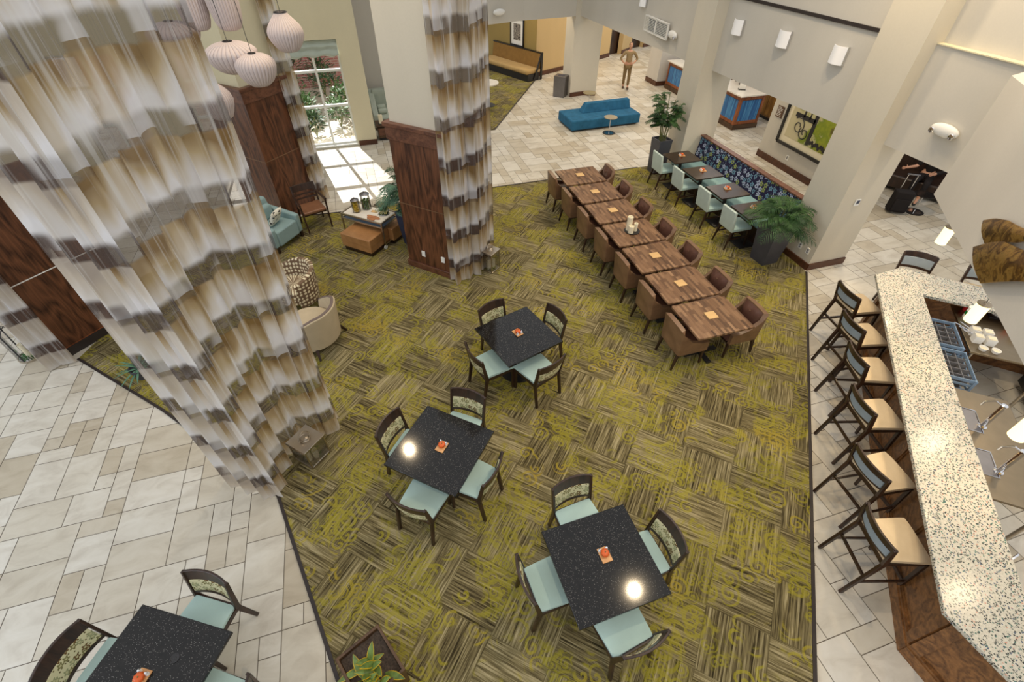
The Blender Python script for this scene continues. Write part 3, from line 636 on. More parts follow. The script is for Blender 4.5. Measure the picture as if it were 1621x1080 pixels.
drapery('drapery', 'narrow sheer curtain strip between the window pillar and the garden window', [(-1.30, 10.68), (-1.22, 10.78), (-1.10, 10.82), (-1.02, 10.94)], .025, 6.2, 'drape', .16, .03, 14)

# ================================================================= furniture
def legs(parent, pts, w0, w1, mat, name='leg', bevel=.003):
    for a, b in pts: MB().bar(a, b, w0, w0, w1, w1, (0, 1, 0)).build(name, mat, parent, bevel=bevel)
def curved(y0, bow, z0, z1, half, th, lean=0.0, n=12, crown=0.0, xs=1.0):
    """two grids for a bowed vertical panel: centre pushed back by bow"""
    A, B = [], []
    for i in range(n+1):
        u = -1+2*i/n; ra, rb = [], []
        for k in range(3):
            v = k/2; z = z0+(z1-z0)*v+(crown*(1-u*u) if k == 2 else 0); y = y0-bow*(1-u*u)-lean*(z-z0)
            ra.append((u*half*xs, y-th/2, z)); rb.append((u*half*xs, y+th/2, z))
        A.append(ra); B.append(rb)
    return A, B
# --- dining chair of the granite tables (faces +y)
def make_dining_chair():
    r = empty('dining_chair', 'x', 'chair')
    s = MB()
    A, B = [], []
    for i in range(9):
        v = i/8; y = -.20+.43*v; hw = .205+.025*v; ra, rb = [], []
        for k in range(9): u = -1+2*k/8; ra.append((u*hw, y, .455-.012*(abs(u)**4)-.008*(2*v-1)**4)); rb.append((u*hw, y, .405))
        A.append(ra); B.append(rb)
    s.slab(A, B); s.build('seat', 'mint', r)
    f = MB(); f.bar((-.20, .21, .385), (.20, .21, .385), .025, .05).bar((-.2, -.21, .385), (.2, -.21, .385), .025, .05).bar((-.205, -.21, .385), (-.215, .21, .385), .025, .05).bar((.205, -.21, .385), (.215, .21, .385), .025, .05)
    f.build('seat_frame', 'espresso', r)
    legs(r, [((-.21, .205, 0), (-.21, .205, .41)), ((.21, .205, 0), (.21, .205, .41))], .028, .038, 'espresso')
    for sx in (-1, 1):
        MB().bar((sx*.215, -.265, 0), (sx*.213, -.205, .40), .028, .036, .026, .05, (0, 1, 0)).bar((sx*.213, -.205, .40), (sx*.222, -.275, .79), .026, .05, .022, .034, (0, 1, 0)).build('leg', 'espresso', r, bevel=.003)
    MB().slab(*curved(-.252, .045, .66, .79, .225, .022, .18, 14, .012)).build('top_rail', 'espresso', r, bevel=.004)
    MB().slab(*curved(-.225, .042, .50, .665, .198, .026, .18, 14)).build('backrest', 'chair_floral', r, bevel=.004)
    MB().slab(*curved(-.215, .040, .47, .50, .21, .022, .18, 14)).build('lower_rail', 'espresso', r)
    return r
dc = make_dining_chair(); first = True
def granite_chair(p1, p2, centre, label):
    global first
    m = Vector(((p1[0]+p2[0])/2, (p1[1]+p2[1])/2)); d = Vector((p2[0]-p1[0], p2[1]-p1[1])).normalized(); n = Vector((-d.y, d.x))
    if n.dot(Vector(centre)-m) < 0: n = -n
    q = m+n*.275; put(dc, first, (q.x, q.y, .008 if q.x > -1.5 else 0), math.atan2(n.y, n.x)-PI/2, label, 'dining chairs at the granite tables'); first = False
def granite_table(corners, label, ang=None):
    c = [sum(p[0] for p in corners)/4, sum(p[1] for p in corners)/4]
    d = Vector((corners[1][0]-corners[0][0], corners[1][1]-corners[0][1])); rz = math.atan2(d.y, d.x); z0 = .008 if c[0] > -1.5 else 0
    r = empty('granite_table', label, 'table', (c[0], c[1], z0), rz, 'black granite tables')
    L = .885
    MB().box((0, 0, .702), (L, L, .032)).build('tabletop', 'granite', r, bevel=.004)
    MB().box((0, 0, .676), (.5, .5, .02)).cyl((0, 0, .03), (0, 0, .67), .045, n=20).build('pedestal', 'black_metal', r)
    MB().lathe([(.0, .0), (.26, .0), (.26, .012), (.06, .035), (.0, .035)], 28).build('base', 'black_metal', r)
    return r, c, rz
TA = [(.10, 3.73), (.75, 3.15), (.17, 2.43), (-.48, 3.01)]; TB = [(1.76, 1.94), (1.79, 1.0), (.92, .92), (.88, 1.87)]
TC = [(1.79, 5.16), (2.05, 4.28), (1.23, 4.0), (.97, 4.87)]; TD = [(-2.62, 2.26), (-1.86, 1.81), (-2.31, 1.05), (-3.07, 1.50)]
granite_table(TA, 'black granite square table in the middle of the carpet, nearest the big drapery')
granite_table(TB, 'black granite square table with the strongest lamp reflection, nearest the bottom edge on carpet')
granite_table(TC, 'black granite square table farthest back, next to the long wooden tables')
tD, cD, rD = granite_table(TD, 'black granite square table standing on the stone floor at bottom left')
CA, CB, CC = (.14, 3.08), (1.34, 1.43), (1.51, 4.58); CD = (-2.465, 1.655)
granite_chair((.42, 3.83), (.77, 3.56), CA, 'dark wood chair at the middle granite table, toward the farthest granite table')
granite_chair((-.24, 3.72), (-.53, 3.38), CA, 'dark wood chair at the middle granite table, on the side facing the drapery lantern')
granite_chair((-.48, 2.64), (-.16, 2.36), CA, 'dark wood chair with its back to the lower left at the middle granite table')
granite_chair((.76, 2.78), (.46, 2.45), CA, 'dark wood chair with its back to the lower right at the middle granite table')
granite_chair((1.13, 2.21), (1.56, 2.25), CB, 'dark wood chair at the far side of the nearest carpet granite table')
granite_chair((2.06, 1.71), (2.09, 1.25), CB, 'dark wood chair on the bar side of the nearest carpet granite table')
granite_chair((1.59, .74), (1.16, .68), CB, 'dark wood chair on the near side of the nearest carpet granite table')
granite_chair((.58, 1.70), (.61, 1.25), CB, 'dark wood chair on the left side of the nearest carpet granite table')
granite_chair((1.10, 5.16), (1.50, 5.32), CC, 'dark wood chair on the far left side of the farthest granite table')
granite_chair((2.11, 5.03), (2.23, 4.60), CC, 'dark wood chair on the far right side of the farthest granite table')
granite_chair((1.95, 3.97), (1.55, 3.81), CC, 'dark wood chair on the near right side of the farthest granite table')
granite_chair((.76, 4.56), (.88, 4.14), CC, 'dark wood chair on the near left side of the farthest granite table')
granite_chair((-3.06, 2.24), (-3.27, 1.86), CD, 'dark wood chair on the outer left of the stone floor table')
granite_chair((-2.30, 2.42), (-1.93, 2.20), CD, 'dark wood chair on the far side of the stone floor table')
granite_chair((-1.68, 1.43), (-1.90, 1.05), CD, 'dark wood chair on the carpet side of the stone floor table')
gm = MB().lathe([(0, .7185), (.036, .7185), (.036, .7225), (.030, .7228), (.028, .7205), (.012, .7205), (.010, .7228), (0, .723)], 24, (.12, .17, 0)); gm.build('cable_grommet', 'black_metal', tD)

# --- condiment boards
def make_caddy():
    r = empty('condiment_board', 'x', 'board')
    MB().box((0, 0, .006), (.10, .14, .012)).build('board', 'cork', r, bevel=.003); return r
def make_pumpkin():
    r = empty('decorative_pumpkin', 'x', 'pumpkin'); m = MB(); n = 32
    prof = [(.0, .008), (.018, .0), (.034, .008), (.040, .024), (.036, .040), (.02, .049), (.0, .043)]
    k0 = len(m.v); m.lathe(prof, n)
    m.v = [(x*(1+.07*math.cos(8*math.atan2(y, x))), y*(1+.07*math.cos(8*math.atan2(y, x))), z) for x, y, z in m.v]
    m.build('flesh', 'orange', r, sharp=80); MB().cyl((0, 0, .04), (.004, .002, .058), .006, .004, 7).build('stalk', 'bamboo', r); return r
def make_shaker():
    r = empty('salt_shaker', 'x', 'shaker'); MB().lathe([(.0, 0), (.014, 0), (.015, .02), (.011, .032), (.0, .032)], 16).build('body', 'white', r)
    MB().lathe([(.0115, .031), (.0115, .037), (.006, .043), (0, .044)], 16).build('cap', 'chrome', r); return r
cd_, pk_, sh_ = make_caddy(), make_pumpkin(), make_shaker(); nset = 0
def table_set(x, y, z, rz, where, flip=1, sc=1.0):
    global nset
    f = nset == 0; nset += 1; g = 'table decorations'
    put(cd_, f, (x, y, z), rz, 'small maple board with pumpkin on the '+where, g)
    def L(u, v): return (x+math.cos(rz)*u-math.sin(rz)*v, y+math.sin(rz)*u+math.cos(rz)*v, z+.0125)
    put(pk_, f, L(0, .005*flip), rz, 'small orange pumpkin on the '+where, g)
    put(sh_, f, L(-.034, .044*flip), rz, 'left shaker of the pair on the '+where, g); put(sh_, False, L(.034, .042*flip if flip > 0 else -.045), rz, 'right shaker of the pair on the '+where, g)
table_set(.15, 3.08, .7265, R(-42), 'middle granite table'); table_set(1.37, 1.48, .7265, R(2), 'nearest carpet granite table')
table_set(1.51, 4.61, .7265, R(20), 'farthest granite table', -1); table_set(-2.50, 1.66, .7185, R(-30), 'granite table on the stone floor')

# --- long communal row: seven butcher block tables
ys = [8.99-.81*k for k in range(7)]
ordn = ['farthest', 'second from the far end', 'third from the far end', 'middle', 'third from the near end', 'second from the near end', 'nearest']
lt = empty('wooden_table', 'x', 'table')
MB().box((0, 0, .703), (.90, .73, .034)).build('tabletop', 'butcher', lt, bevel=.003)
MB().bar((-.42, .385, .690), (.42, .385, .690), .04, .018).build('leaf_rail', 'butcher', lt)
MB().box((0, 0, .67), (.7, .55, .03)).build('apron', 'espresso', lt)
MB().cyl((0, 0, .03), (0, 0, .66), .04, n=18).build('pedestal', 'black_metal', lt)
MB().bar((-.28, 0, .02), (.28, 0, .02), .07, .04).bar((0, -.26, .021), (0, .26, .021), .07, .04).build('base', 'black_metal', lt, bevel=.004)
for k, y in enumerate(ys):
    put(lt, k == 0, (4.31, y, .008), 0, 'brown butcher block table, '+ordn[k]+' in the long row' if k != 3 else 'brown butcher block table carrying the cream candles, middle of the long row', 'butcher block tables in a long row')
    if k != 3:
        o = MB().box((0, 0, .004), (.16, .15, .008)).build('trivet_square', 'card_wood', None, (4.31+(-.01 if k % 2 else 0), y+.03, .7285), .04*((k % 3)-1), bevel=.002)
        tag(o, 'square pale veneer mat lying on the '+ordn[k]+' butcher block table', 'mat', 'pale mats on the long tables')
# candles on the middle table
ty = ys[3]
tag(MB().lathe([(0, 0), (.135, 0), (.14, .012), (.13, .012), (.125, .006), (0, .006)], 32).build('candle_tray', 'black_metal', None, (4.30, ty+.04, .7285)), 'round black tray under the cream candles on the long table', 'tray')
for k, (dx, dy, r_, h) in enumerate([(-.045, .055, .052, .26), (.055, -.005, .036, .15), (-.055, -.045, .05, .13)]):
    e = empty('pillar_candle', ['tallest cream candle on the round black tray', 'slim right hand cream candle on the round black tray', 'short wide cream candle on the round black tray'][k], 'candle', (4.30+dx, ty+.04+dy, .7350), group='cream candles on the tray')
    MB().lathe([(0, 0), (r_, 0), (r_, h-.005), (r_-.006, h), (r_-.012, h-.004), (r_-.014, h-.018), (0, h-.02)], 28).build('wax', 'offwhite', e); MB().cyl((0, 0, h-.02), (.002, 0, h-.004), .0018, n=6).build('wick', 'black_metal', e)
# --- leather armless tub chairs (face +y)
def make_leather_chair():
    r = empty('leather_chair', 'x', 'chair')
    # outer shell: back slab and sloping sides, as one upholstered surface
    A, B = [], []
    path = []
    for k in range(6): path.append((-.25+.0*k, .24-.078*k*1.16))
    outer = [(-.25, .23), (-.25, .10), (-.25, -.05), (-.25, -.18), (-.245, -.235), (-.22, -.25), (-.12, -.255), (0, -.258), (.12, -.255), (.22, -.25), (.245, -.235), (.25, -.18), (.25, -.05), (.25, .10), (.25, .23)]
    hts = [.47, .475, .52, .64, .745, .76, .77, .772, .77, .76, .745, .64, .52, .475, .47]
    for (x, y), h in zip(outer, hts):
        q = Vector((x, y)); cen = Vector((0, .12)); inn = Vector((max(-.195, min(.195, x)), max(-.195, y)))
        lean = .035*(h-.3)/.45
        sy = -1 if y < -.15 else 0
        ra, rb = [], []
        for v in (0, .33, .66, 1):
            z = .30+(h-.30)*v; l = lean*v*(1 if y < -.15 else .3)
            ra.append((x, y-l, z)); rb.append((inn.x, inn.y-l*.7, z+(.003 if v == 1 else 0)))
        A.append(ra); B.append(rb)
    MB().slab(A, B).build('shell', 'leather_tan', r, bevel=.008)
    A2, B2 = [], []
    for i in range(9):
        u = -1+2*i/8; ra, rb = [], []
        for k in range(5):
            v = k/4; z = .43+.325*v; y = -.200-.03*v; puff = .05*(1-u**4)*(1-(2*v-1)**4)-(.028 if (k == 3 and abs(abs(u)-.0) < .1) else 0)
            ra.append((u*.185*(1-.03*v), y-.0, z)); rb.append((u*.185*(1-.03*v), y+.012+puff, z))
        A2.append(ra); B2.append(rb)
    MB().slab(A2, B2).build('backrest', 'leather_dark', r); MB().ball((0, -.168, .675), (.012, .006, .012), 10, 6).build('button', 'leather_tan', [c_ for c_ in r.children if c_.name.startswith('backrest')][0])
    A3, B3 = [], []
    for i in range(9):
        v = i/8; ra, rb = [], []
        for k in range(9): u = -1+2*k/8; ra.append((u*.19, -.19+.44*v, .452-.02*(abs(u)**4)-.02*(2*v-1)**4)); rb.append((u*.19, -.19+.44*v, .34))
        A3.append(ra); B3.append(rb)
    MB().slab(A3, B3).build('seat', 'leather_dark', r)
    MB().box((0, -.01, .288), (.46, .46, .03)).build('seat_frame', 'espresso', r)
    legs(r, [((-.225, -.275, 0), (-.21, -.225, .28)), ((.225, -.275, 0), (.21, -.225, .28)), ((-.21, .215, 0), (-.2, .2, .28)), ((.21, .215, 0), (.2, .2, .28))], .026, .042, 'espresso')
    return r
lc = make_leather_chair()
for k, y in enumerate(ys):
    put(lc, k == 0, (3.965, y+.13-.02*k, .008), R(-90), 'leather chair on the drapery side of the long row, '+ordn[k], 'leather chairs along the long row')
for k, y in enumerate(ys):
    put(lc, False, (4.80, y+.12-.02*k, .008), R(90), 'leather chair on the banquette side of the long row, '+ordn[k], 'leather chairs along the long row')
# --- banquette with its tables and pale chairs
bq = empty('banquette', 'long banquette with navy floral back and teal seat between the two columns', 'bench', (7.4, 8.03, .008))
MB().box((.0, 0, .17), (.62, 3.44, .34)).build('base', 'espresso', bq)
MB().box((-.02, 0, .39), (.64, 3.46, .10)).build('seat', 'banq_seat', bq, bevel=.02, seg=3)
A, B = [], []
for k in range(9):
    v = k/8; z = .36+.56*v; x = .27+.07*v
    A.append([(x, -1.73+3.46*i/12, z) for i in range(13)]); B.append([(x+.12-.05*v, -1.73+3.46*i/12, z) for i in range(13)])
MB().slab(A, B).build('backrest', 'banq_floral', bq, bevel=.01)
MB().bar((.39, -1.74, .935), (.39, 1.74, .935), .14, .03).build('top_rail', 'walnut_trim', bq, bevel=.004)
bt = empty('cafe_table', 'x', 'table')
MB().box((0, 0, .705), (.68, .57, .03)).build('tabletop', 'table_brown', bt, bevel=.003)
MB().box((0, 0, .68), (.4, .36, .02)).cyl((0, 0, .03), (0, 0, .67), .038, n=18).build('pedestal', 'black_metal', bt); MB().box((0, 0, .012), (.44, .40, .024)).build('base', 'black_metal', bt, bevel=.004)
def make_pale_chair():
    r = empty('upholstered_chair', 'x', 'chair')
    MB().box((0, .01, .41), (.41, .44, .07)).build('seat', 'mint', r, bevel=.018, seg=3)
    MB().hexa([(-.205, -.235, .375), (.205, -.235, .375), (.205, -.18, .375), (-.205, -.18, .375)], [(-.20, -.285, .80), (.20, -.285, .80), (.20, -.235, .80), (-.20, -.235, .80)]).build('backrest', 'mint_back', r, bevel=.015, seg=3)
    MB().box((0, 0, .365), (.39, .42, .025)).build('seat_frame', 'espresso', r)
    legs(r, [((-.195, -.27, 0), (-.18, -.2, .36)), ((.195, -.27, 0), (.18, -.2, .36)), ((-.185, .205, 0), (-.18, .19, .36)), ((.185, .205, 0), (.18, .19, .36))], .024, .04, 'espresso')
    MB().bar((-.185, -.22, .22), (-.183, .20, .22), .016, .024).bar((.185, -.22, .22), (.183, .20, .22), .016, .024).build('stretcher', 'espresso', r)
    return r
pc = make_pale_chair(); tys = [9.23, 8.38, 7.48, 6.63]; cys = [9.40, 8.52, 7.53, 6.69]
w4 = ['farthest', 'second from the far end', 'second from the near end', 'nearest']
for k in range(4):
    put(bt, k == 0, (6.94, tys[k], .008), 0, 'dark square cafe table at the banquette, '+w4[k], 'cafe tables at the banquette')
    put(pc, k == 0, (6.67, cys[k]+.0, .008), R(-90), 'pale mint upholstered chair facing the banquette, '+w4[k], 'pale chairs facing the banquette')
    table_set(6.97, tys[k]+.06, .7285, R(75), w4[k]+' cafe table')

# --- bar stools (face +y)
def make_stool():
    r = empty('bar_stool', 'x', 'stool')
    A, B = [], []
    for i in range(9):
        v = i/8; y = -.20+.42*v; hw = .20+.02*v; ra, rb = [], []
        for k in range(9): u = -1+2*k/8; ra.append((u*hw, y, .735-.016*(abs(u)**4)-.012*(2*v-1)**4)); rb.append((u*hw, y, .675))
        A.append(ra); B.append(rb)
    MB().slab(A, B).build('seat', 'leather_cream', r)
    MB().bar((-.2, .2, .655), (.2, .2, .655), .025, .045).bar((-.2, -.2, .655), (.2, -.2, .655), .025, .045).bar((-.2, -.2, .655), (-.205, .2, .655), .025, .045).bar((.2, -.2, .655), (.205, .2, .655), .025, .045).build('seat_frame', 'espresso', r)
    for sx in (-1, 1):
        MB().bar((sx*.225, -.30, 0), (sx*.21, -.20, .66), .030, .036, .028, .055, (0, 1, 0)).bar((sx*.21, -.20, .66), (sx*.225, -.29, 1.0), .028, .055, .024, .04, (0, 1, 0)).build('leg', 'espresso', r, bevel=.003)
        MB().bar((sx*.215, .245, 0), (sx*.205, .2, .66), .028, .028, .038, .038, (0, 1, 0)).build('leg', 'espresso', r, bevel=.003)
        MB().bar((sx*.22, -.265, .26), (sx*.212, .228, .26), .018, .03).build('stretcher', 'espresso', r)
    MB().bar((-.212, .235, .22), (.212, .235, .22), .02, .04).build('footrest', 'espresso', r); MB().bar((-.215, -.25, .38), (.215, -.25, .38), .02, .03).build('stretcher', 'espresso', r)
    MB().slab(*curved(-.270, .05, .93, 1.01, .228, .024, .22, 14, .01)).build('top_rail', 'espresso', r, bevel=.004)
    MB().slab(*curved(-.236, .045, .80, .935, .20, .03, .22, 14)).build('backrest', 'blue_gray', r, bevel=.004)
    MB().slab(*curved(-.225, .04, .765, .80, .212, .024, .22, 14)).build('lower_rail', 'espresso', r)
    return r
bs = make_stool()
ST = [((6.33, 3.82), 81), ((5.86, 3.26), 79), ((5.42, 2.74), 71), ((4.89, 2.13), 75), ((4.31, 1.45), 84), ((3.83, .89), 73)]
sn = ['farthest', 'second from the far end', 'third from the far end', 'third from the near end', 'second from the near end', 'nearest']
for k, ((x, y), a) in enumerate(ST):
    f = R(a-90-20); d = Vector((math.cos(f), math.sin(f))); f = R(a-90); d = Vector((math.cos(f), math.sin(f)))
    p = Vector((x, y))+d*.275
    put(bs, k == 0, (p.x, p.y, 0), f-PI/2, 'cream seated bar stool at the front of the bar, '+sn[k], 'bar stools')
for (x, y, a, lb) in [(7.93, 4.02, 225, 'cream seated bar stool behind the far corner of the bar'), (8.62, 3.45, 225, 'bar stool on the far side of the bar, half hidden by the hanging wall')]:
    put(bs, False, (x, y, 0), R(a)-PI/2, lb, 'bar stools')

# ================================================================= the bar
BO, BD, BE = (7.24, 3.43), (-.638, -.77), (.77, -.638); BROT = math.atan2(BD[1], BD[0])
def BP(u, v, z=None):
    q = (BO[0]+BD[0]*u+BE[0]*v, BO[1]+BD[1]*u+BE[1]*v)
    return q if z is None else (q[0], q[1], z)
bar = empty('bar_counter', 'long L shaped bar with speckled terrazzo top and wood panelled front', 'bar', (5.6, 2.0, 0))
def bl(p): return (p[0]-5.6, p[1]-2.0)
top = [(6.99, 4.02), (7.52, 4.05), (8.19, 3.35), (9.7, 1.85), (9.3, 1.48), (7.24, 3.43), (4.49, .11), (4.42, -.3), (4.5, -1.5), (3.9, -1.5), (3.76, -.32), (3.71, .18)]
MB().prism([bl(p) for p in top], .955, 1.0).build('countertop', 'terrazzo', bar, bevel=.006)
body = [(7.08, 3.84), (7.44, 3.86), (8.05, 3.2), (9.5, 1.75), (9.4, 1.62), (7.34, 3.62), (7.2, 3.62), (4.05, -.1), (4.18, -1.5), (4.02, -1.5), (3.90, .10)]
MB().prism([bl(p) for p in body], 0, .955).build('base', 'oak_bar', bar)
fr = MB(); fa, fb = Vector((7.08, 3.84)), Vector((3.90, .10)); dd = (fb-fa).normalized(); L = (fb-fa).length; nn = Vector((dd.y, -dd.x)); nn = -nn if nn.x > 0 else nn
def fbar(m, s0, s1, z0, z1, dep, A=fa, D=dd, N=nn):
    m.hexa(*[[(*bl(A+D*s+N*o), z) for s, o in ((s0, 0), (s1, 0), (s1, dep), (s0, dep))] for z in (z0, z1)])
fbar(fr, 0, L+.02, 0, .14, .035); fbar(fr, 0, L+.02, .14, .17, .025); fbar(fr, 0, L, .86, .95, .025)
n_ = 5
for k in range(n_+1):
    s_ = (L-.10)*k/n_; fbar(fr, s_, s_+.10, .17, .86, .025)
    if k < n_:
        a_, b_ = s_+.10, (L-.10)*(k+1)/n_
        for q in (a_, b_-.02): fbar(fr, q, q+.02, .17, .86, .012)
        fbar(fr, a_, b_, .17, .19, .012); fbar(fr, a_, b_, .84, .86, .012)
A2 = Vector((3.90, .10)); D2 = Vector((.119, -1.6)).normalized(); N2 = Vector((-1, -.07)).normalized(); 
for z0, z1, dp in ((0, .14, .035), (.14, .17, .025), (.86, .95, .025)): fbar(fr, 0, 1.6, z0, z1, dp, A2, D2, N2)
for s_ in (0, .62, 1.3): fbar(fr, s_, s_+.10, .17, .86, .025, A2, D2, N2)
fr.build('panel_frame', 'oak_bar', bar, bevel=.003)
br = MB(); br.bar((*bl((4.3, .0)), .15), (*bl((4.3, .0)), .955), .02, .3); 
# steel work top with taps behind the bar
st = empty('steel_work_counter', 'brown tinted stainless work counter with two tap columns behind the bar', 'counter', BP(2.5, .37, 0), BROT)
# local: x along the bar (u), y = -v
MB().box((0, 0, .835), (1.56, .56, .03)).build('worktop', 'steel_sheet', st, bevel=.004)
MB().box((0, .27, .79), (1.56, .02, .10)).box((0, -.27, .79), (1.56, .02, .10)).build('apron', 'steel', st)
for sx in (-.72, .72):
    for sy in (-.24, .24): MB().cyl((sx, sy, 0), (sx, sy, .82), .02, n=12).build('leg', 'steel', st)
sk = MB()
for x in (-.45, .15):
    sk = MB().tube([(x, -.26, .853), (x+.34, -.26, .853), (x+.34, -.12, .853), (x, -.12, .853)], .009, 8, True)
    sk.build('basin_rim', 'chrome', st)
MB().box((-.28, -.19, .8515), (.32, .13, .003)).box((.32, -.19, .8515), (.32, .13, .003)).build('basin', 'bin_metal', st)
for k, u in enumerate((2.28, 2.90)):
    e = empty('tap_column', ['chrome tap column on the steel counter, nearer the glass racks', 'chrome tap column on the steel counter, beside the cut pendant lamp'][k], 'tap', BP(u, .26, .85), BROT, 'tap columns behind the bar')
    MB().lathe([(0, 0), (.045, 0), (.045, .012), (.026, .02), (.026, .34), (.03, .35), (.03, .37), (0, .375)], 20).build('column', 'chrome', e)
    m = MB().tube([(0, 0, .10), (.05, -.03, .10), (.09, -.05, .07)], .009).tube([(0, 0, .10), (-.05, .03, .10), (-.08, .045, .12)], .009).tube([(0, 0, .35), (0, -.10, .40), (0, -.17, .36), (0, -.18, .30)], .010); m.build('spout', 'chrome', e)
    MB().ball((.09, -.05, .07), .014).ball((-.08, .045, .12), .014).build('valve', 'brass', e)
# glass racks on a low steel stand
sd = empty('rack_stand', 'low steel stand carrying the grey blue glass racks', 'stand', BP(.92, .22, 0), BROT)
MB().box((0, 0, .47), (1.25, .34, .03)).build('shelf', 'steel_sheet', sd)
for sx in (-.58, .58):
    for sy in (-.14, .14): MB().cyl((sx, sy, 0), (sx, sy, .46), .015, n=10).build('leg', 'steel', sd)
gr_ = empty('glass_rack', 'x', 'rack'); m = MB(); lx, ly = .27, .16
for z in (.02, .11, .20, .29, .36):
    for a, b in (((-lx, -ly), (lx, -ly)), ((lx, -ly), (lx, ly)), ((lx, ly), (-lx, ly)), ((-lx, ly), (-lx, -ly))): m.bar((*a, z), (*b, z), .012, .045 if z == .36 else .03)
for x in (-lx, lx):
    for y in (-ly, ly): m.box((x, y, .19), (.03, .03, .38))
m.build('crate', 'rack_blue', gr_, bevel=.002)
m = MB()
for i in range(1, 5): m.box((-lx+2*lx*i/5, 0, .26), (.008, 2*ly, .18))
for i in range(1, 3): m.box((0, -ly+2*ly*i/3, .26), (2*lx, .008, .18))
m.box((0, 0, .01), (2*lx, 2*ly, .02)); m.build('divider', 'gray_plastic', gr_)
put(gr_, True, BP(.62, .22, .486), BROT, 'grey blue glass rack nearest the bar corner', 'glass racks behind the bar'); put(gr_, False, BP(1.25, .22, .486), BROT, 'grey blue glass rack next to the steel work counter', 'glass racks behind the bar')
gl = empty('drinking_glass', 'x', 'glass'); MB().lathe([(0, 0), (.022, 0), (.030, .14), (.027, .14), (.020, .006), (0, .006)], 16).build('bowl', 'glass', gl); MB().lathe([(.0275, .128), (.0305, .128), (.0310, .142), (.0275, .142)], 16).build('rim', 'chrome', gl)
gk = 0
for rk, uu in enumerate((.62, 1.25)):
    for i in range(5):
        for j in range(3):
            if (i+j+rk) % 3 == 0: continue
            put(gl, gk == 0, BP(uu-.216+.108*i, .22-.107+.107*j, .507), 0, 'clear glass standing in the '+('rack nearest the bar corner' if rk == 0 else 'rack next to the steel counter'), 'glasses in the first rack' if rk == 0 else 'glasses in the second rack'); gk += 1
# second work table at the inner corner with its clutter
wt = empty('prep_table', 'steel prep table in the inner corner of the bar', 'table', BP(.35, .95, 0), BROT)
MB().box((-.12, 0, .82), (1.3, .96, .03)).build('worktop', 'steel_sheet', wt, bevel=.003); MB().box((-.12, .47, .80), (1.3, .02, .08)).build('apron', 'card_wood', wt)
for sx in (-.7, .48):
    for sy in (-.42, .42): MB().cyl((sx, sy, 0), (sx, sy, .81), .02, n=12).build('leg', 'steel', wt)
T0 = .8355
def thing_lathe(name, label, cat, loc, prof, mat, parts=(), group=None, n=20):
    e = empty(name, label, cat, loc, 0, group); MB().lathe(prof, n).build('body', mat, e)
    for nm, pr, mt_ in parts: MB().lathe(pr, n).build(nm, mt_, e)
    return e
cup = [(0, 0), (.034, 0), (.044, .14), (.040, .14), (.032, .01), (0, .01)]
for k, (u, v, mt_, lb) in enumerate([(-.10, .62, 'red', 'red plastic tumbler nearest the corner of the bar top'), (-.02, .72, 'red', 'red plastic tumbler in the corner beside the white tub'), (-.2, .78, 'red', 'red plastic tumbler farthest under the counter')]):
    thing_lathe('plastic_tumbler', lb, 'cup', BP(u, v, T0), cup, mt_, [('rim', [(.041, .136), (.046, .136), (.046, .143), (.041, .143)], 'red')], 'red tumblers in the bar corner')
thing_lathe('lidded_tub', 'white tub with green mark in the bar corner', 'tub', BP(.08, .60, T0), [(0, 0), (.05, 0), (.055, .15), (0, .15)], 'white', [('lid', [(0, .15), (.058, .15), (.058, .165), (.0, .17)], 'white'), ('mark', [(.0525, .05), (.0545, .05), (.0560, .10), (.0540, .10)], 'green_plastic')])
for k, (u, v) in enumerate([(.62, .58), (.62, .72), (.47, .58), (.47, .72)]):
    e = empty('sugar_caddy', 'white open sugar caddy on the prep table, '+['front left', 'front right', 'back left', 'back right'][k]+' of four', 'caddy', BP(u, v, T0), BROT, 'white caddies on the prep table')
    m = MB()
    for x, y, a, b in ((-.05, 0, .006, .10), (.05, 0, .006, .10), (0, -.047, .106, .006), (0, .047, .106, .006)): m.box((x, y, .05), (a, b, .10))
    m.box((0, 0, .003), (.1, .1, .006)); m.build('box', 'white', e, bevel=.002); MB().box((0, 0, .055), (.07, .085, .09)).build('packets', 'offwhite', e)
for k, (u, v) in enumerate([(.78, .62), (.78, .76)]):
    thing_lathe('ramekin', 'white round ramekin on the front edge of the prep table, '+['left', 'right'][k], 'dish', BP(u, v, T0), [(0, 0), (.04, 0), (.052, .04), (.047, .04), (.038, .006), (0, .006)], 'white', [('filling', [(0, .02), (.042, .02), (.0, .024)], 'offwhite')], 'ramekins on the prep table', 24)
ug = random.Random(2)
for k in range(5):
    u, v = .40+ug.uniform(-.05, .1), .60-.03*k-.02; a = BROT+.8+ug.uniform(-.2, .2)
    e = empty('bar_spoon', 'steel bar utensil lying in the bunch beside the glass racks', 'utensil', BP(u, v+.0, T0+.006+.012*k), a, 'steel utensils bunched on the prep table')
    MB().tube([(-.12, 0, 0), (.06, 0, 0)], .005).build('handle', 'chrome', e); MB().ball((.09, 0, 0), (.032, .02, .006)).build('bowl', 'chrome', e)
for k, (u, v, mt_, lb) in enumerate([(.12, 1.10, 'orange_plastic', 'orange squeeze bottle on the prep table under the pendant lamp'), (.20, 1.18, 'gray_plastic', 'grey squeeze bottle beside the orange one'), (.02, 1.22, 'red', 'red squeeze bottle half hidden by the hanging wall')]):
    thing_lathe('squeeze_bottle', lb, 'bottle', BP(u, v, T0), [(0, 0), (.03, 0), (.032, .14), (.02, .16), (0, .16)], mt_, [('nozzle', [(.014, .16), (.012, .18), (.004, .215), (0, .215)], mt_)], 'squeeze bottles on the prep table')
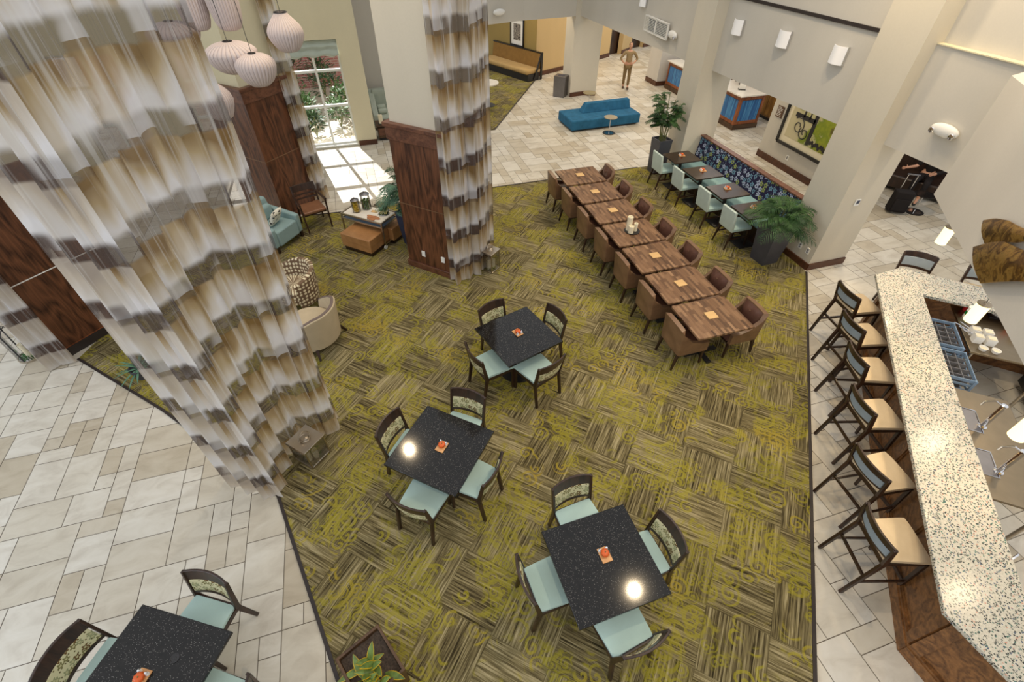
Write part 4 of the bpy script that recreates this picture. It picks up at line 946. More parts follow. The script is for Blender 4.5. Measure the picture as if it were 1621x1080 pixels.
thing_lathe('stock_pot', 'white round pot at the edge of the hanging wall', 'pot', BP(.34, 1.12, T0), [(0, 0), (.06, 0), (.07, .1), (.064, .1), (.055, .008), (0, .008)], 'white', [('rim', [(.064, .096), (.073, .096), (.073, .104), (.064, .104)], 'chrome')])
tr = empty('black_bar_mat', 'black bar tray with white straws and caps in the bar corner', 'tray', BP(-.12, 1.02, T0), BROT); MB().box((0, 0, .008), (.2, .26, .016)).build('tray', 'black_gloss', tr, bevel=.003)
m = MB()
for k in range(6): m.bar((-.07+.025*k, -.08+.02*(k % 3), .022), (-.04+.025*k, .06, .024), .008, .008)
m.build('straws', 'white', tr)
fg = empty('undercounter_fridge', 'dark fridge on casters behind the prep table, half hidden by the hanging wall', 'fridge', BP(.62, 1.92, 0), BROT)
MB().box((0, 0, .46), (.8, .62, .76)).build('body', 'black_gloss', fg, bevel=.006); MB().bar((-.36, .325, .70), (.36, .325, .70), .02, .02).build('handle', 'chrome', fg)
for sx in (-.34, .34): MB().cyl((sx, .24, .035), (sx, .27, .035), .035, n=16).build('caster', 'chrome', fg)
# utensil with red handle at the near inner edge
e = empty('bottle_brush', 'chrome tool with red handle beside the inner edge of the bar', 'tool', BP(3.95, .10, .80), BROT-.5)
MB().tube([(-.16, .03, .02), (-.08, .012, .0), (0, 0, 0)], .010).build('shaft', 'chrome', e); MB().tube([(0, 0, 0), (.06, -.012, .0), (.13, -.04, 0)], [.016, .02, .014]).build('handle', 'red', e, sharp=80)
tag(MB().box((.0, .0, .385), (.5, .22, .77)).build('bar_shelf', 'oak_bar', None, BP(3.95, .06, 0), BROT, bevel=.004), 'low wooden shelf behind the near end of the bar', 'shelf')
# pendants hanging from the underside of the wall over the bar
for k, (x, y) in enumerate([(7.13, 3.60), (5.99, 2.29), (4.90, 1.02)]):
    e = empty('pendant_lamp', ['lit cylinder pendant lamp farthest from the camera, left of the hanging wall', 'lit cylinder pendant lamp over the inner corner of the bar', 'lit cylinder pendant lamp cut by the right edge of the photo'][k], 'lamp', (x, y, 1.77), 0, 'cylinder pendant lamps over the bar')
    MB().lathe([(.058, 0), (.064, .0), (.064, .24), (.058, .24)], 28).build('shade', 'glow_warm', e); MB().lathe([(0, .225), (.058, .225), (.058, .232), (.0, .236)], 28).build('shade_cap', 'white', e)
    MB().lathe([(.0635, .232), (.0665, .232), (.0665, .243), (.0635, .243)], 28).lathe([(.0, .236), (.014, .236), (.012, .26), (0, .262)], 14).build('ring', 'lantern_metal', e)
    MB().cyl((0, 0, .25), (0, 0, .54), .0035, n=6).build('cord', 'black_metal', e)
    l = bpy.data.lights.new('pendant_light', 'POINT'); l.energy = 14; l.color = WARM; l.shadow_soft_size = .05; lo = bpy.data.objects.new('pendant_light', l); C.objects.link(lo); lo.location = (x, y, 1.74)
# metal pieces on the wall over the bar
PN = Vector((-.78, .625, 0)).normalized(); PD = Vector((-.625, -.78, 0)).normalized()
def wallplate(name, label, top_, bot, off, depth):
    n = 14; A, B = [], []
    def ip(lst, u):
        k = min(int(u*(len(lst)-1)), len(lst)-2); q = u*(len(lst)-1)-k; return [lst[k][i]*(1-q)+lst[k+1][i]*q for i in (0, 1)]
    for i in range(n+1):
        u = i/n; a, b = ip(top_, u), ip(bot, u); ra, rb = [], []
        for j in range(5):
            v = j/4; s_, z = a[0]*(1-v)+b[0]*v, a[1]*(1-v)+b[1]*v
            bulge = off+depth*math.sin(PI*v)*.6+depth*.5*math.sin(PI*u)
            q = Vector((7.04, 3.98, 0))+PD*s_; ra.append((q+PN*bulge+Vector((0, 0, z)))); rb.append((q+PN*(bulge+.012)+Vector((0, 0, z))))
        A.append(ra); B.append(rb)
    return tag(MB().slab(A, B).build(name, 'patina', bevel=.002), label, 'artwork', 'curved metal wall pieces')
wallplate('metal_wall_piece', 'upper curved bronze patinated metal piece on the wall over the bar', [(1.45, 2.67), (1.64, 2.79), (1.86, 2.88), (2.10, 2.93), (2.5, 3.05)], [(1.77, 2.56), (2.04, 2.74), (2.21, 2.83), (2.3, 2.9), (2.7, 3.0)], .02, .04)
wallplate('metal_wall_piece', 'lower larger curved bronze patinated metal piece on the wall over the bar', [(1.64, 2.45), (1.86, 2.63), (2.06, 2.755), (2.26, 2.81), (2.7, 2.95)], [(2.17, 2.335), (2.39, 2.50), (2.60, 2.65), (2.8, 2.78), (3.1, 2.9)], .03, .05)
q = Vector((7.04, 3.98, 0))+PD*1.9
# ================================================================= wall lights, vents, exit-type lamps on the headers
HN = Vector((-1, -.04, 0)).normalized()
def sconce(x, y, z, k, rz=R(2), lb=None):
    e = empty('wall_sconce', lb or 'x', 'lamp', (x, y, z), rz, 'opal wall sconces on the header')
    A, B = [], []
    for i in range(11):
        a = -1+2*i/10; dx = -.035-.055*math.cos(a*PI/2); y_ = a*.135
        A.append([(dx, y_, -.13), (dx, y_, .13)]); B.append([(dx-.008, y_, -.13), (dx-.008, y_, .13)])
    MB().slab(A, B).build('glass_shade', 'sconce_glass', e)
    MB().box((-.015, 0, 0), (.03, .2, .2)).build('back_plate', 'chrome', e); MB().bar((-.02, -.145, -.135), (-.02, -.145, .135), .03, .02).build('bracket', 'chrome', e)
for k, (s_, z) in enumerate([(.45, 3.21), (1.70, 3.24), (2.94, 3.25)]):
    sconce(7.60+.0386*s_-.001, 9.83-s_, z, k, R(2), ['opal wall sconce left of the three over the banquette', 'opal wall sconce in the middle of the three over the banquette', 'opal wall sconce right of the three over the banquette'][k])
sconce(7.39, 12.85, 3.19, 3, R(2), 'opal wall sconce at the top edge of the photo, above the air vent')
vt = empty('air_vent', 'white two panel air vent on the header above the hallway', 'vent', (7.40, 12.10, 2.75), R(-2.6))
m = MB()
for y in (-.60, 0, .60): m.box((-.01, y, 0), (.03, .05, .34))
for z in (-.155, .155): m.box((-.01, 0, z), (.03, 1.22, .035))
m.build('frame', 'white', vt, bevel=.002); MB().box((-.001, 0, 0), (.01, 1.18, .3)).build('backing', 'gray_plastic', vt)
m = MB()
for k in range(9): m.bar((-.012, -.58, -.125+.031*k), (-.012, .58, -.125+.031*k), .016, .008)
m.build('louvre', 'frame_white', vt)
def emergency(loc, rz, label):
    e = empty('emergency_light', label, 'lamp', loc, rz, 'white emergency lights'); m = MB(); m.ball((-.04, 0, 0), (.055, .20, .085), 24, 12); m.build('housing', 'white', e)
    for sy in (-1, 1):
        m = MB().lathe([(0, -.02), (.036, -.02), (.04, .012), (.034, .02), (.0, .012)], 18); m.v = [(-.08-z*.8, sy*.145+x, -.035+y) for x, y, z in m.v]; m.build('lamp_head', 'chrome', e)
emergency((7.76, 4.72, 2.79), R(1), 'white twin head emergency light on the header beside the big column'); emergency((7.46, 11.35, 2.72), R(-2.6), 'white emergency light overlapping the corner of the air vent')
emergency((4.45, 15.70, 2.62), R(-75), 'white emergency light on the header at the top edge beside the drapery')
e = empty('wall_thermostat', 'small white and blue control plate on the big column', 'switch', (7.86, 5.455, 1.33)); MB().box((0, 0, 0), (.10, .02, .12)).build('plate', 'white', e, bevel=.003); MB().box((.0, -.012, .01), (.06, .006, .06)).build('display', 'navy_planter', e)
for k, (y, lb) in enumerate([(5.81, 'white outlet plate on the big column, nearer the planter'), (5.61, 'white outlet plate on the big column, nearer the corner')]):
    e = empty('outlet', lb, 'outlet', (7.495, y, .33), 0, 'outlets on the big column'); MB().box((0, 0, 0), (.012, .075, .115)).build('plate', 'white', e, bevel=.002); MB().box((-.007, 0, .022), (.004, .03, .03)).box((-.007, 0, -.022), (.004, .03, .03)).build('socket', 'gray_plastic', e)

# ================================================================= planters
def planter_box(e, w0, w1, h, mat, fill):
    t_ = .03
    def ring(w_, z): a = w_/2; return [(-a, -a, z), (a, -a, z), (a, a, z), (-a, a, z)]
    m = MB(); vs = ring(w0, 0)+ring(w1, h)+ring(w1-2*t_, h)+ring(w1-2*t_-.02, h-.09)
    fs = [(3, 2, 1, 0)]
    for k in (0, 4, 8): fs += [(k+i, k+(i+1) % 4, k+4+(i+1) % 4, k+4+i) for i in range(4)]
    fs.append((12, 13, 14, 15)); m.add(vs, fs); m.build('pot', mat, e, bevel=.004)
    a = w1/2-t_-.008; g = random.Random(3); m = MB(); n = 9
    A = [[(-a+2*a*i/n, -a+2*a*j/n, h-.05+g.uniform(-.012, .012)) for j in range(n+1)] for i in range(n+1)]; B = [[(x, y, h-.075) for x, y, z in r_] for r_ in A]
    m.slab(A, B).build('soil', fill, e, sharp=20)
def palm(loc, rz, label, w0, w1, h, mat, fronds, FL, ph, seed, fm='green', lw=.014, canes=8, spread=.18, curl=.55, el0=.2, start=.5, wall=None):
    e = empty('potted_palm', label, 'plant', loc, rz, 'potted palms'); planter_box(e, w0, w1, h, mat, 'pebbles'); g = random.Random(seed); st = MB(); cn = []
    for k in range(canes):
        a = 2*PI*k/canes+g.uniform(-.3, .3); r0 = g.uniform(.02, .09); hh = ph*g.uniform(.65, 1.0); sp_ = spread*g.uniform(.4, 1)
        p = [Vector((r0*math.cos(a), r0*math.sin(a), h-.07)), Vector(((r0+sp_*.3)*math.cos(a), (r0+sp_*.3)*math.sin(a), h+hh*.5)), Vector(((r0+sp_)*math.cos(a), (r0+sp_)*math.sin(a), h+hh))]
        st.tube(p, .008, 6); cn.append((p, a))
    st.build('cane', 'bamboo', e); fo = [MB(), MB()]
    for k in range(fronds):
        p, a0 = cn[k % canes]; u0 = g.uniform(start, 1); p0 = p[0].lerp(p[1], u0*2) if u0 < .5 else p[1].lerp(p[2], u0*2-1)
        a = a0+g.uniform(-1.7, 1.7); el = g.uniform(el0, 1.35); d = Vector((math.cos(a)*math.cos(el), math.sin(a)*math.cos(el), math.sin(el))); L = FL*g.uniform(.7, 1.1); pts = []; m = fo[k % 2]
        for i in range(7): u = i/6; pts.append(p0+d*L*u-Vector((0, 0, 1))*curl*L*u*u)
        if wall and max(q_.x*math.cos(wall[0]-rz)+q_.y*math.sin(wall[0]-rz) for q_ in pts) > wall[1]-.10:   # fronds bend away from the column
            continue
        m.tube(pts, [.0035-.0004*i for i in range(7)], 4)
        for i in range(3, 17):
            u = i/16*.999; q = u*6; j = min(int(q), 5); pp = pts[j].lerp(pts[j+1], q-j); td = (pts[j+1]-pts[j]).normalized(); sd_ = td.cross(Vector((0, 0, 1))).normalized()
            ll = L*.40*math.sin(PI*min(.93, .25+.68*u))
            for s_ in (-1, 1): leaf(m, pp, td*.85+sd_*s_*.8+Vector((0, 0, g.uniform(0, .3))), ll, lw, droop=.4, n=2)
    fo[0].build('fronds', fm, e); fo[1].build('fronds', 'green_dark', e)
    return e
palm((6.93, 5.98, .008), R(3), 'bushy palm in a tall tapered charcoal planter against the big column', .34, .46, .74, 'charcoal', 84, .60, .30, 21, 'green', .013, 8, .10, .55, .15, .4, (0, .57))
palm((6.92, 10.12, .008), R(5), 'tall slender bamboo palm in a charcoal planter near the blue sofa', .30, .36, .82, 'charcoal', 130, .32, .95, 22, 'green', .012, 14, .26, .5, .1, .3, (0, .40))
palm((.56, 8.50, .008), R(30), 'leafy palm in a slate blue planter beside the serving cart', .27, .40, .70, 'navy_planter', 110, .50, .66, 23, 'green_blue', .013, 11, .14, .5, .2, .35, (R(-45), .40))
# snake plant box at the lower edge
e = empty('planter_box', 'square brown planter with variegated snake plants at the bottom edge of the photo', 'plant', (-.84, 1.33, .008), R(-66))
m = MB(); W_, H_ = .46, .40
vs = []
for w_, l_, z in ((.40, .44, 0), (.42, .46, H_), (.37, .41, H_), (.36, .40, H_-.08)): a, b = w_/2, l_/2; vs += [(-b, -a, z), (b, -a, z), (b, a, z), (-b, a, z)]
fs = [(3, 2, 1, 0), (12, 13, 14, 15)]
for k in (0, 4, 8): fs += [(k+i, k+(i+1) % 4, k+4+(i+1) % 4, k+4+i) for i in range(4)]
m.add(vs, fs).build('pot', 'desk_dark', e, bevel=.006)
m = MB(); g = random.Random(5); A = [[(-.20+.4*i/9, -.18+.36*j/9, H_-.05+g.uniform(-.012, .012)) for j in range(10)] for i in range(10)]; B = [[(x, y, H_-.07) for x, y, z in r_] for r_ in A]; m.slab(A, B).build('soil', 'soil', e, sharp=20)
lf, le = MB(), MB()
for k in range(22):
    a = g.uniform(0, 2*PI); el = g.uniform(.35, 1.25); p0 = Vector((.06+g.uniform(-.12, .12), g.uniform(-.13, .10), H_-.05)); d = Vector((math.cos(a)*math.cos(el), math.sin(a)*math.cos(el), math.sin(el))); L = g.uniform(.18, .32)
    leaf(lf, p0, d, L, .052, droop=.25, n=6); s_ = d.cross(Vector((0, 0, 1))).normalized()
    leaf(le, p0-Vector((0, 0, .004)), d, L*1.01, .064, droop=.25, n=6)
lf.build('leaves', 'snake', e); le.build('leaf_edges', 'lemon', e)

# ================================================================= lanterns
def lantern(loc, rz, label, s_, h, metal='lantern_metal'):
    e = empty('candle_lantern', label, 'lantern', loc, rz, 'candle lanterns'); a = s_/2; m = MB()
    m.box((0, 0, .012), (s_, s_, .024)).box((0, 0, h-.012), (s_+.03, s_+.03, .024), 0, .96)
    for x in (-1, 1):
        for y in (-1, 1): m.box((x*(a-.008), y*(a-.008), h/2), (.016, .016, h-.03))
    m.build('frame', metal, e, bevel=.002); m = MB()
    for x, y, dx, dy in ((a-.006, 0, .003, s_-.03), (-a+.006, 0, .003, s_-.03), (0, a-.006, s_-.03, .003), (0, -a+.006, s_-.03, .003)): m.box((x, y, h/2), (dx, dy, h-.05))
    m.build('pane', 'glass', e); m = MB().lathe([(.05, h), (.042, h+.02), (.02, h+.028), (0, h+.03)], 20)
    m.tube([(.075*math.cos(t_)*1.0, .02*math.sin(t_), h+.02+.085*math.sin(t_)) for t_ in [PI*k/14 for k in range(15)]], .008, 8).tube([(.06*math.cos(t_), .06*math.sin(t_), h+.018) for t_ in [2*PI*k/20 for k in range(20)]], .004, 6, True); m.build('handle', metal, e)
    g = random.Random(int(s_*1000)); mo = MB()
    for k in range(34): a2, r_ = g.uniform(0, 2*PI), g.uniform(.3*a, a*.78); leaf(mo, (r_*math.cos(a2), r_*math.sin(a2), .025), (g.uniform(-.5, .5), g.uniform(-.5, .5), 1), .05, .03, n=1)
    mo.build('greenery', 'moss', e)
    return e
def candle(loc, r_, h, label):
    c_ = empty('pillar_candle', label, 'candle', loc, 0, 'candles inside lanterns'); MB().lathe([(0, 0), (r_, 0), (r_, h), (r_-.008, h-.002), (r_-.012, h-.012), (0, h-.014)], 24).build('wax', 'offwhite', c_); MB().cyl((0, 0, h-.014), (0, 0, h), .0015, n=6).build('wick', 'black_metal', c_)
lantern((-1.40, 3.92, .008), R(44), 'square silver lantern with two candles at the foot of the big drapery', .30, .36)
candle((-1.44, 3.86, .034), .04, .17, 'left candle of the two in the lantern at the big drapery'); candle((-1.35, 3.88, .034), .034, .14, 'right candle of the two in the lantern at the big drapery')
lantern((1.80, 7.20, .008), R(38), 'square silver lantern beside the drapery of the walnut pillar', .26, .42)
candle((1.76, 7.18, .034), .045, .22, 'left candle in the lantern by the walnut pillar drapery'); candle((1.86, 7.20, .034), .035, .18, 'right candle in the lantern by the walnut pillar drapery')
e = empty('hurricane_lantern', 'tall round glass hurricane lantern with candle at the left edge of the photo', 'lantern', (-5.50, 7.00, 0))
MB().lathe([(.150, .02), (.155, .02), (.155, .50), (.150, .50)], 32).build('glass_cylinder', 'glass', e); MB().lathe([(0, 0), (.165, 0), (.165, .03), (.15, .03), (.15, .012), (0, .012)], 32).build('base', 'lantern_metal', e)
m = MB()
for k in range(3):
    a = 2*PI*k/3+.4; m.bar((.158*math.cos(a), .158*math.sin(a), .02), (.158*math.cos(a), .158*math.sin(a), .52), .02, .006)
    m.tube([(.158*math.cos(a), .158*math.sin(a), .52), (.08*math.cos(a), .08*math.sin(a), .58), (0, 0, .60)], .006)
m.tube([(.10*math.cos(t_), 0, .66+.08*math.sin(t_)) for t_ in [2*PI*k/20 for k in range(20)]], .005, 6, True); m.build('frame', 'black_metal', e)
mo = MB(); g = random.Random(9)
for k in range(80): a2, r_ = g.uniform(0, 2*PI), g.uniform(.03, .12); leaf(mo, (r_*math.cos(a2), r_*math.sin(a2), .015), (g.uniform(-.6, .6), g.uniform(-.6, .6), 1), .07, .04, n=1)
mo.build('greenery', 'moss', e); candle((-5.50, 7.00, .014), .045, .24, 'candle in the round hurricane lantern at the left edge')
# spiky plant seen behind the pale drapery edge
e = empty('agave_plant', 'spiky blue green plant on the carpet corner behind the big drapery', 'plant', (-3.75, 6.05, .008)); MB().lathe([(0, 0), (.10, 0), (.14, .18), (.125, .18), (.10, .15), (0, .15)], 24).build('pot', 'charcoal', e)
m = MB(); g = random.Random(7)
for k in range(22): a = 2*PI*k/22*2.6; el = g.uniform(.1, 1.1); leaf(m, (0, 0, .15), (math.cos(a)*math.cos(el), math.sin(a)*math.cos(el), math.sin(el)), .36, .03, droop=.35, n=4)
m.build('leaves', 'green_blue', e)

# ================================================================= window corner: armchairs, ottomans, cart
def barrel_chair(name, label, loc, face, rad, hb, ha, mat, seat_mat, rim=None, sx=1.0):
    e = empty(name, label, 'armchair', loc, face-PI/2)      # faces +y locally
    A, B, RA, RB = [], [], [], []; n = 22
    for i in range(n+1):
        a = PI+.42-(PI+.84)*0+(-.42*0); a = (PI-.15)+(PI+.30)*i/n; u = abs(-1+2*i/n); h = hb-(hb-ha)*max(0, (u-.35)/.65)**1.3
        ca_, sa_ = math.cos(a), math.sin(a); ra, rb = [], []
        for k in range(6):
            v = k/5; z = .14+(h-.14)*v; ro = rad*(.90+.10*v); ri = ro-.085+.02*(v > .9)
            ra.append((ro*ca_*sx, ro*sa_, z)); rb.append((ri*ca_*sx, ri*sa_, z+(.0 if v < 1 else .004)))
        A.append(ra); B.append(rb)
    MB().slab(A, B).build('shell', mat, e, bevel=.01)
    if rim:
        m = MB(); A, B = [], []
        for i in range(n+1):
            a = (PI-.15)+(PI+.30)*i/n; u = abs(-1+2*i/n); h = hb-(hb-ha)*max(0, (u-.35)/.65)**1.3
            A.append([((rad-.022)*math.cos(a)*sx, (rad-.022)*math.sin(a), h-.02), ((rad-.022)*math.cos(a)*sx, (rad-.022)*math.sin(a), h+.009)]); B.append([((rad-.062)*math.cos(a)*sx, (rad-.062)*math.sin(a), h-.02), ((rad-.062)*math.cos(a)*sx, (rad-.062)*math.sin(a), h+.011)])
        m.slab(A, B).build('rim_band', rim, e)
    m = MB(); q = (rad-.095)
    prof = [(0, .18), (q*.98, .18), (q, .24), (q, .37), (q*.93, .405), (q*.5, .425), (0, .43)]; m.lathe(prof, 32, (0, 0, 0), sx, 1.0); m.build('seat', seat_mat, e)
    for x in (-1, 1):
        MB().bar((x*rad*.62*sx, rad*.50, 0), (x*rad*.55*sx, rad*.45, .18), .03, .03, .05, .05).build('leg', 'espresso', e, bevel=.003)
        MB().bar((x*rad*.78*sx, -rad*.72, 0), (x*rad*.60*sx, -rad*.55, .18), .03, .03, .05, .05).build('leg', 'espresso', e, bevel=.003)
    return e
barrel_chair('barrel_armchair', 'barrel armchair in brown fabric with cream rings, half behind the big drapery', (-1.60, 7.14, .008), R(200), .40, .70, .60, 'rings', 'rings')
barrel_chair('barrel_armchair', 'cream barrel armchair with a taupe band along its rim, seen from behind', (-1.36, 6.10, .008), R(146), .47, .72, .50, 'cream_fabric', 'cream_fabric', 'taupe_fabric')
e = empty('club_armchair', 'light blue armchair beside the window pillar, half behind the drapery', 'armchair', (-2.06, 9.36, .008), R(-38-90))
MB().box((0, .02, .26), (.56, .70, .30)).build('seat', 'sky_fabric', e, bevel=.03, seg=3)
for sx in (-1, 1): MB().hexa([(sx*.28-.055*(sx < 0)*2+.0, -.36, .12), (sx*.28+.11*(sx > 0), -.36, .12), (sx*.28+.11*(sx > 0), .36, .12), (sx*.28-.055*(sx < 0)*2, .36, .12)], [(sx*.28-.11*(sx < 0), -.38, .58), (sx*.28+.11*(sx > 0), -.38, .58), (sx*.28+.11*(sx > 0), .37, .50), (sx*.28-.11*(sx < 0), .37, .50)]).build('armrest', 'sky_fabric', e, bevel=.03, seg=3)
MB().hexa([(-.38, -.40, .12), (.38, -.40, .12), (.38, -.24, .12), (-.38, -.24, .12)], [(-.36, -.47, .74), (.36, -.47, .74), (.36, -.33, .74), (-.36, -.33, .74)]).build('backrest', 'sky_fabric', e, bevel=.03, seg=3)
MB().box((0, -.20, .54), (.54, .14, .28)).build('back_cushion', 'sky_fabric', e, bevel=.05, seg=3)
for x in (-.34, .34):
    for y in (-.36, .33): MB().box((x, y, .065), (.05, .05, .13)).build('leg', 'espresso', e)
def pillow(name, label, loc, rot, a, th, mat, cat='pillow'):
    A, B = [], []
    for i in range(13):
        ra, rb = [], []
        for k in range(13):
            u, v = -1+2*i/12, -1+2*k/12; t_ = th*((1-u**4)*(1-v**4))**.5; pin = 1-.06*(u*u*(1-v*v)+v*v*(1-u*u))
            ra.append((u*a*pin, v*a*pin, t_)); rb.append((u*a*pin, v*a*pin, -t_))
        A.append(ra); B.append(rb)
    o = MB().slab(A, B).build(name, mat, None, loc, sharp=100); o.rotation_euler = rot; return tag(o, label, cat)
pillow('throw_pillow', 'square pillow with black and olive leaves on the light blue armchair', (-1.93, 9.27, .58), (R(62), 0, R(-38-90+10)), .17, .05, 'leaf_pillow')
# wooden armchair (faces +y)
e = empty('wooden_armchair', 'dark wood open armchair with brown leather seat by the garden window', 'chair', (-1.30, 9.78, .008), R(-71-90))
MB().box((0, .01, .415), (.46, .44, .06)).build('seat', 'leather_brown', e, bevel=.02, seg=3); MB().box((0, 0, .375), (.45, .43, .03)).build('seat_frame', 'espresso', e)
for sx in (-1, 1):
    MB().bar((sx*.24, .235, 0), (sx*.255, .205, .61), .028, .028, .03, .03, (0, 1, 0)).build('leg', 'espresso', e, bevel=.002); MB().bar((sx*.235, -.28, 0), (sx*.225, -.22, .42), .028, .03, .03, .04, (0, 1, 0)).bar((sx*.225, -.22, .42), (sx*.225, -.31, .80), .03, .04, .026, .03, (0, 1, 0)).build('leg', 'espresso', e, bevel=.002)
    MB().bar((sx*.235, -.27, .62), (sx*.26, .23, .62), .045, .025).build('armrest', 'espresso', e, bevel=.004)
MB().slab(*curved(-.285, .02, .67, .80, .22, .02, .2, 8)).build('top_rail', 'espresso', e, bevel=.003)
for z in (.60, .52): MB().slab(*curved(-.262+.2*(.67-z)*.9, .02, z, z+.028, .215, .016, .2, 8)).build('back_slat', 'espresso', e)
# ottomans
def ottoman(loc, rz, a, b, h, label):
    e = empty('leather_ottoman', label, 'ottoman', loc, rz, 'cognac leather ottomans'); MB().box((0, 0, h*.30+.05), (a, b, h*.42)).build('body', 'leather_cognac', e, bevel=.012, seg=3); MB().box((0, 0, h*.76+.0), (a+.01, b+.01, h*.44)).build('lid', 'leather_cognac', e, bevel=.018, seg=3); MB().box((0, 0, .035), (a-.05, b-.05, .07)).build('base', 'espresso', e)
ottoman((-.35, 8.65, .008), R(-43), .70, .56, .37, 'cognac leather ottoman pulled out in front of the serving cart'); ottoman((.19, 8.90, .008), R(-43), .46, .52, .36, 'cognac leather ottoman under the right end of the serving cart')
# serving cart, local x along its long side
CRT = (-.19, 8.95, .008); CR = R(-42); cw, cd2 = .96, .50
def CP(u, v, z): return (CRT[0]+math.cos(CR)*u-math.sin(CR)*v, CRT[1]+math.sin(CR)*u+math.cos(CR)*v, z)
e = empty('serving_cart', 'metal serving cart with white top and big casters over the ottomans', 'cart', CRT, CR)
MB().box((0, 0, .545), (cw-.05, cd2-.05, .02)).build('top_panel', 'marble', e); 
m = MB()
for z in (.555, .46):
    for a, b in (((-cw/2, -cd2/2), (cw/2, -cd2/2)), ((cw/2, -cd2/2), (cw/2, cd2/2)), ((cw/2, cd2/2), (-cw/2, cd2/2)), ((-cw/2, cd2/2), (-cw/2, -cd2/2))): m.bar((*a, z), (*b, z), .025, .03)
m.bar((cw/2, -cd2/2, .10), (cw/2, cd2/2, .10), .02, .02).bar((-cw/2, -cd2/2, .10), (-cw/2, cd2/2, .10), .02, .02); m.build('frame', 'lantern_metal', e, bevel=.003)
MB().box((0, 0, .45), (cw-.04, cd2-.04, .015)).build('shelf', 'rack_blue', e)
for x in (-1, 1):
    for y in (-1, 1):
        MB().bar((x*cw/2, y*cd2/2, .075), (x*cw/2, y*cd2/2, .56), .026, .026).build('leg', 'lantern_metal', e, bevel=.002)
        q = (x*cw/2, y*cd2/2); MB().cyl((q[0]-.012, q[1], .045), (q[0]+.012, q[1], .045), .045, n=22).build('caster', 'frame_white', e, bevel=.004)
def jar(loc, r_, h, label, fill, fr_r, seed):
    e = empty('glass_jar', label, 'jar', loc, 0, 'lidded glass jars on the serving cart')
    MB().lathe([(0, 0), (r_, 0), (r_, h), (r_-.004, h), (r_-.004, .006), (0, .006)], 28).build('glass', 'glass', e)
    MB().lathe([(0, h+.03), (.012, h+.03), (.022, h+.022), (r_*.9, h+.016), (r_+.004, h+.006), (r_+.004, h), (0, h)], 28).ball((0, 0, h+.045), .016, 12, 8).build('lid', 'bin_metal', e)
    g = random.Random(seed); k = 0
    for lay in range(4):
        for i in range(5):
            a = 2*PI*i/5+lay*.6; rr = r_-fr_r-.008; o = MB().ball((0, 0, 0), (fr_r, fr_r*.9, fr_r*.85), 12, 8).build('lemon' if fill == 'lemon' else 'lime', fill, None, (loc[0]+rr*math.cos(a), loc[1]+rr*math.sin(a), loc[2]+.008+fr_r*.85+lay*fr_r*1.62))
            tag(o, ('yellow lemon in the left glass jar on the serving cart' if fill == 'lemon' else 'green lime in the right glass jar on the serving cart'), 'fruit', 'lemons in the left jar' if fill == 'lemon' else 'limes in the right jar'); k += 1
jar(CP(-.24, -.06, .565), .080, .24, 'lidded glass jar of lemons on the left end of the serving cart', 'lemon', .029, 1); jar(CP(-.14, .13, .565), .092, .30, 'taller lidded glass jar of limes at the back of the serving cart', 'lime', .029, 2)
mb = MB(); n_ = 28; poly = []
for i in range(n_): a = 2*PI*i/n_; r_ = .10+.018*math.sin(3*a)+.012*math.sin(5*a+1); poly.append((r_*1.35*math.cos(a), r_*.8*math.sin(a)))
tag(mb.prism(poly, 0, .014).build('olive_wood_board', 'board', None, CP(.20, -.14, .565), CR, bevel=.003), 'irregular olive wood board at the front of the serving cart', 'board')
tag(MB().box((0, 0, .006), (.12, .07, .012)).build('wood_coaster', 'card_wood', None, CP(.08, .08, .565), CR+.2, bevel=.003), 'small wooden plaque in the middle of the serving cart', 'board')
tag(MB().box((0, 0, .012), (.26, .18, .02)).build('wooden_tray', 'desk_dark', None, CP(.02, .39, .548), CR, bevel=.003), 'brown wooden tray sticking out beyond the back of the serving cart', 'tray')
e = empty('bottle_carrier', 'round wire carrier holding dark bottles on the right of the serving cart', 'carrier', CP(.30, .09, .565)); m = MB()
for z in (.012, .09): m.tube([(.10*math.cos(t_), .10*math.sin(t_), z) for t_ in [2*PI*k/24 for k in range(24)]], .004, 6, True)
for k in range(6): a = PI*k/3; m.tube([(.10*math.cos(a), .10*math.sin(a), .006), (.10*math.cos(a), .10*math.sin(a), .09)], .003, 6)
m.lathe([(0, 0), (.10, 0), (.10, .004), (0, .004)], 24).tube([(0, 0, 0), (0, 0, .2)], .004, 6); m.build('wire_frame', 'chrome', e)
bo = empty('wine_bottle', 'x', 'bottle'); MB().lathe([(0, 0), (.028, 0), (.03, .01), (.03, .12), (.024, .15), (.011, .17), (.011, .215), (0, .218)], 20).build('body', 'bottle_dark', bo); MB().lathe([(.0305, .03), (.0312, .03), (.0312, .10), (.0305, .10)], 20).build('label', 'label', bo); MB().lathe([(.0115, .18), (.0125, .18), (.0125, .22), (0, .221)], 14).build('foil', 'brass', bo)
for k in range(5):
    a = 2*PI*k/5+.2; p = CP(.30, .09, .57); put(bo, k == 0, (p[0]+.062*math.cos(a), p[1]+.062*math.sin(a), .570), 0, 'dark green bottle in the round wire carrier on the serving cart', 'bottles in the wire carrier')

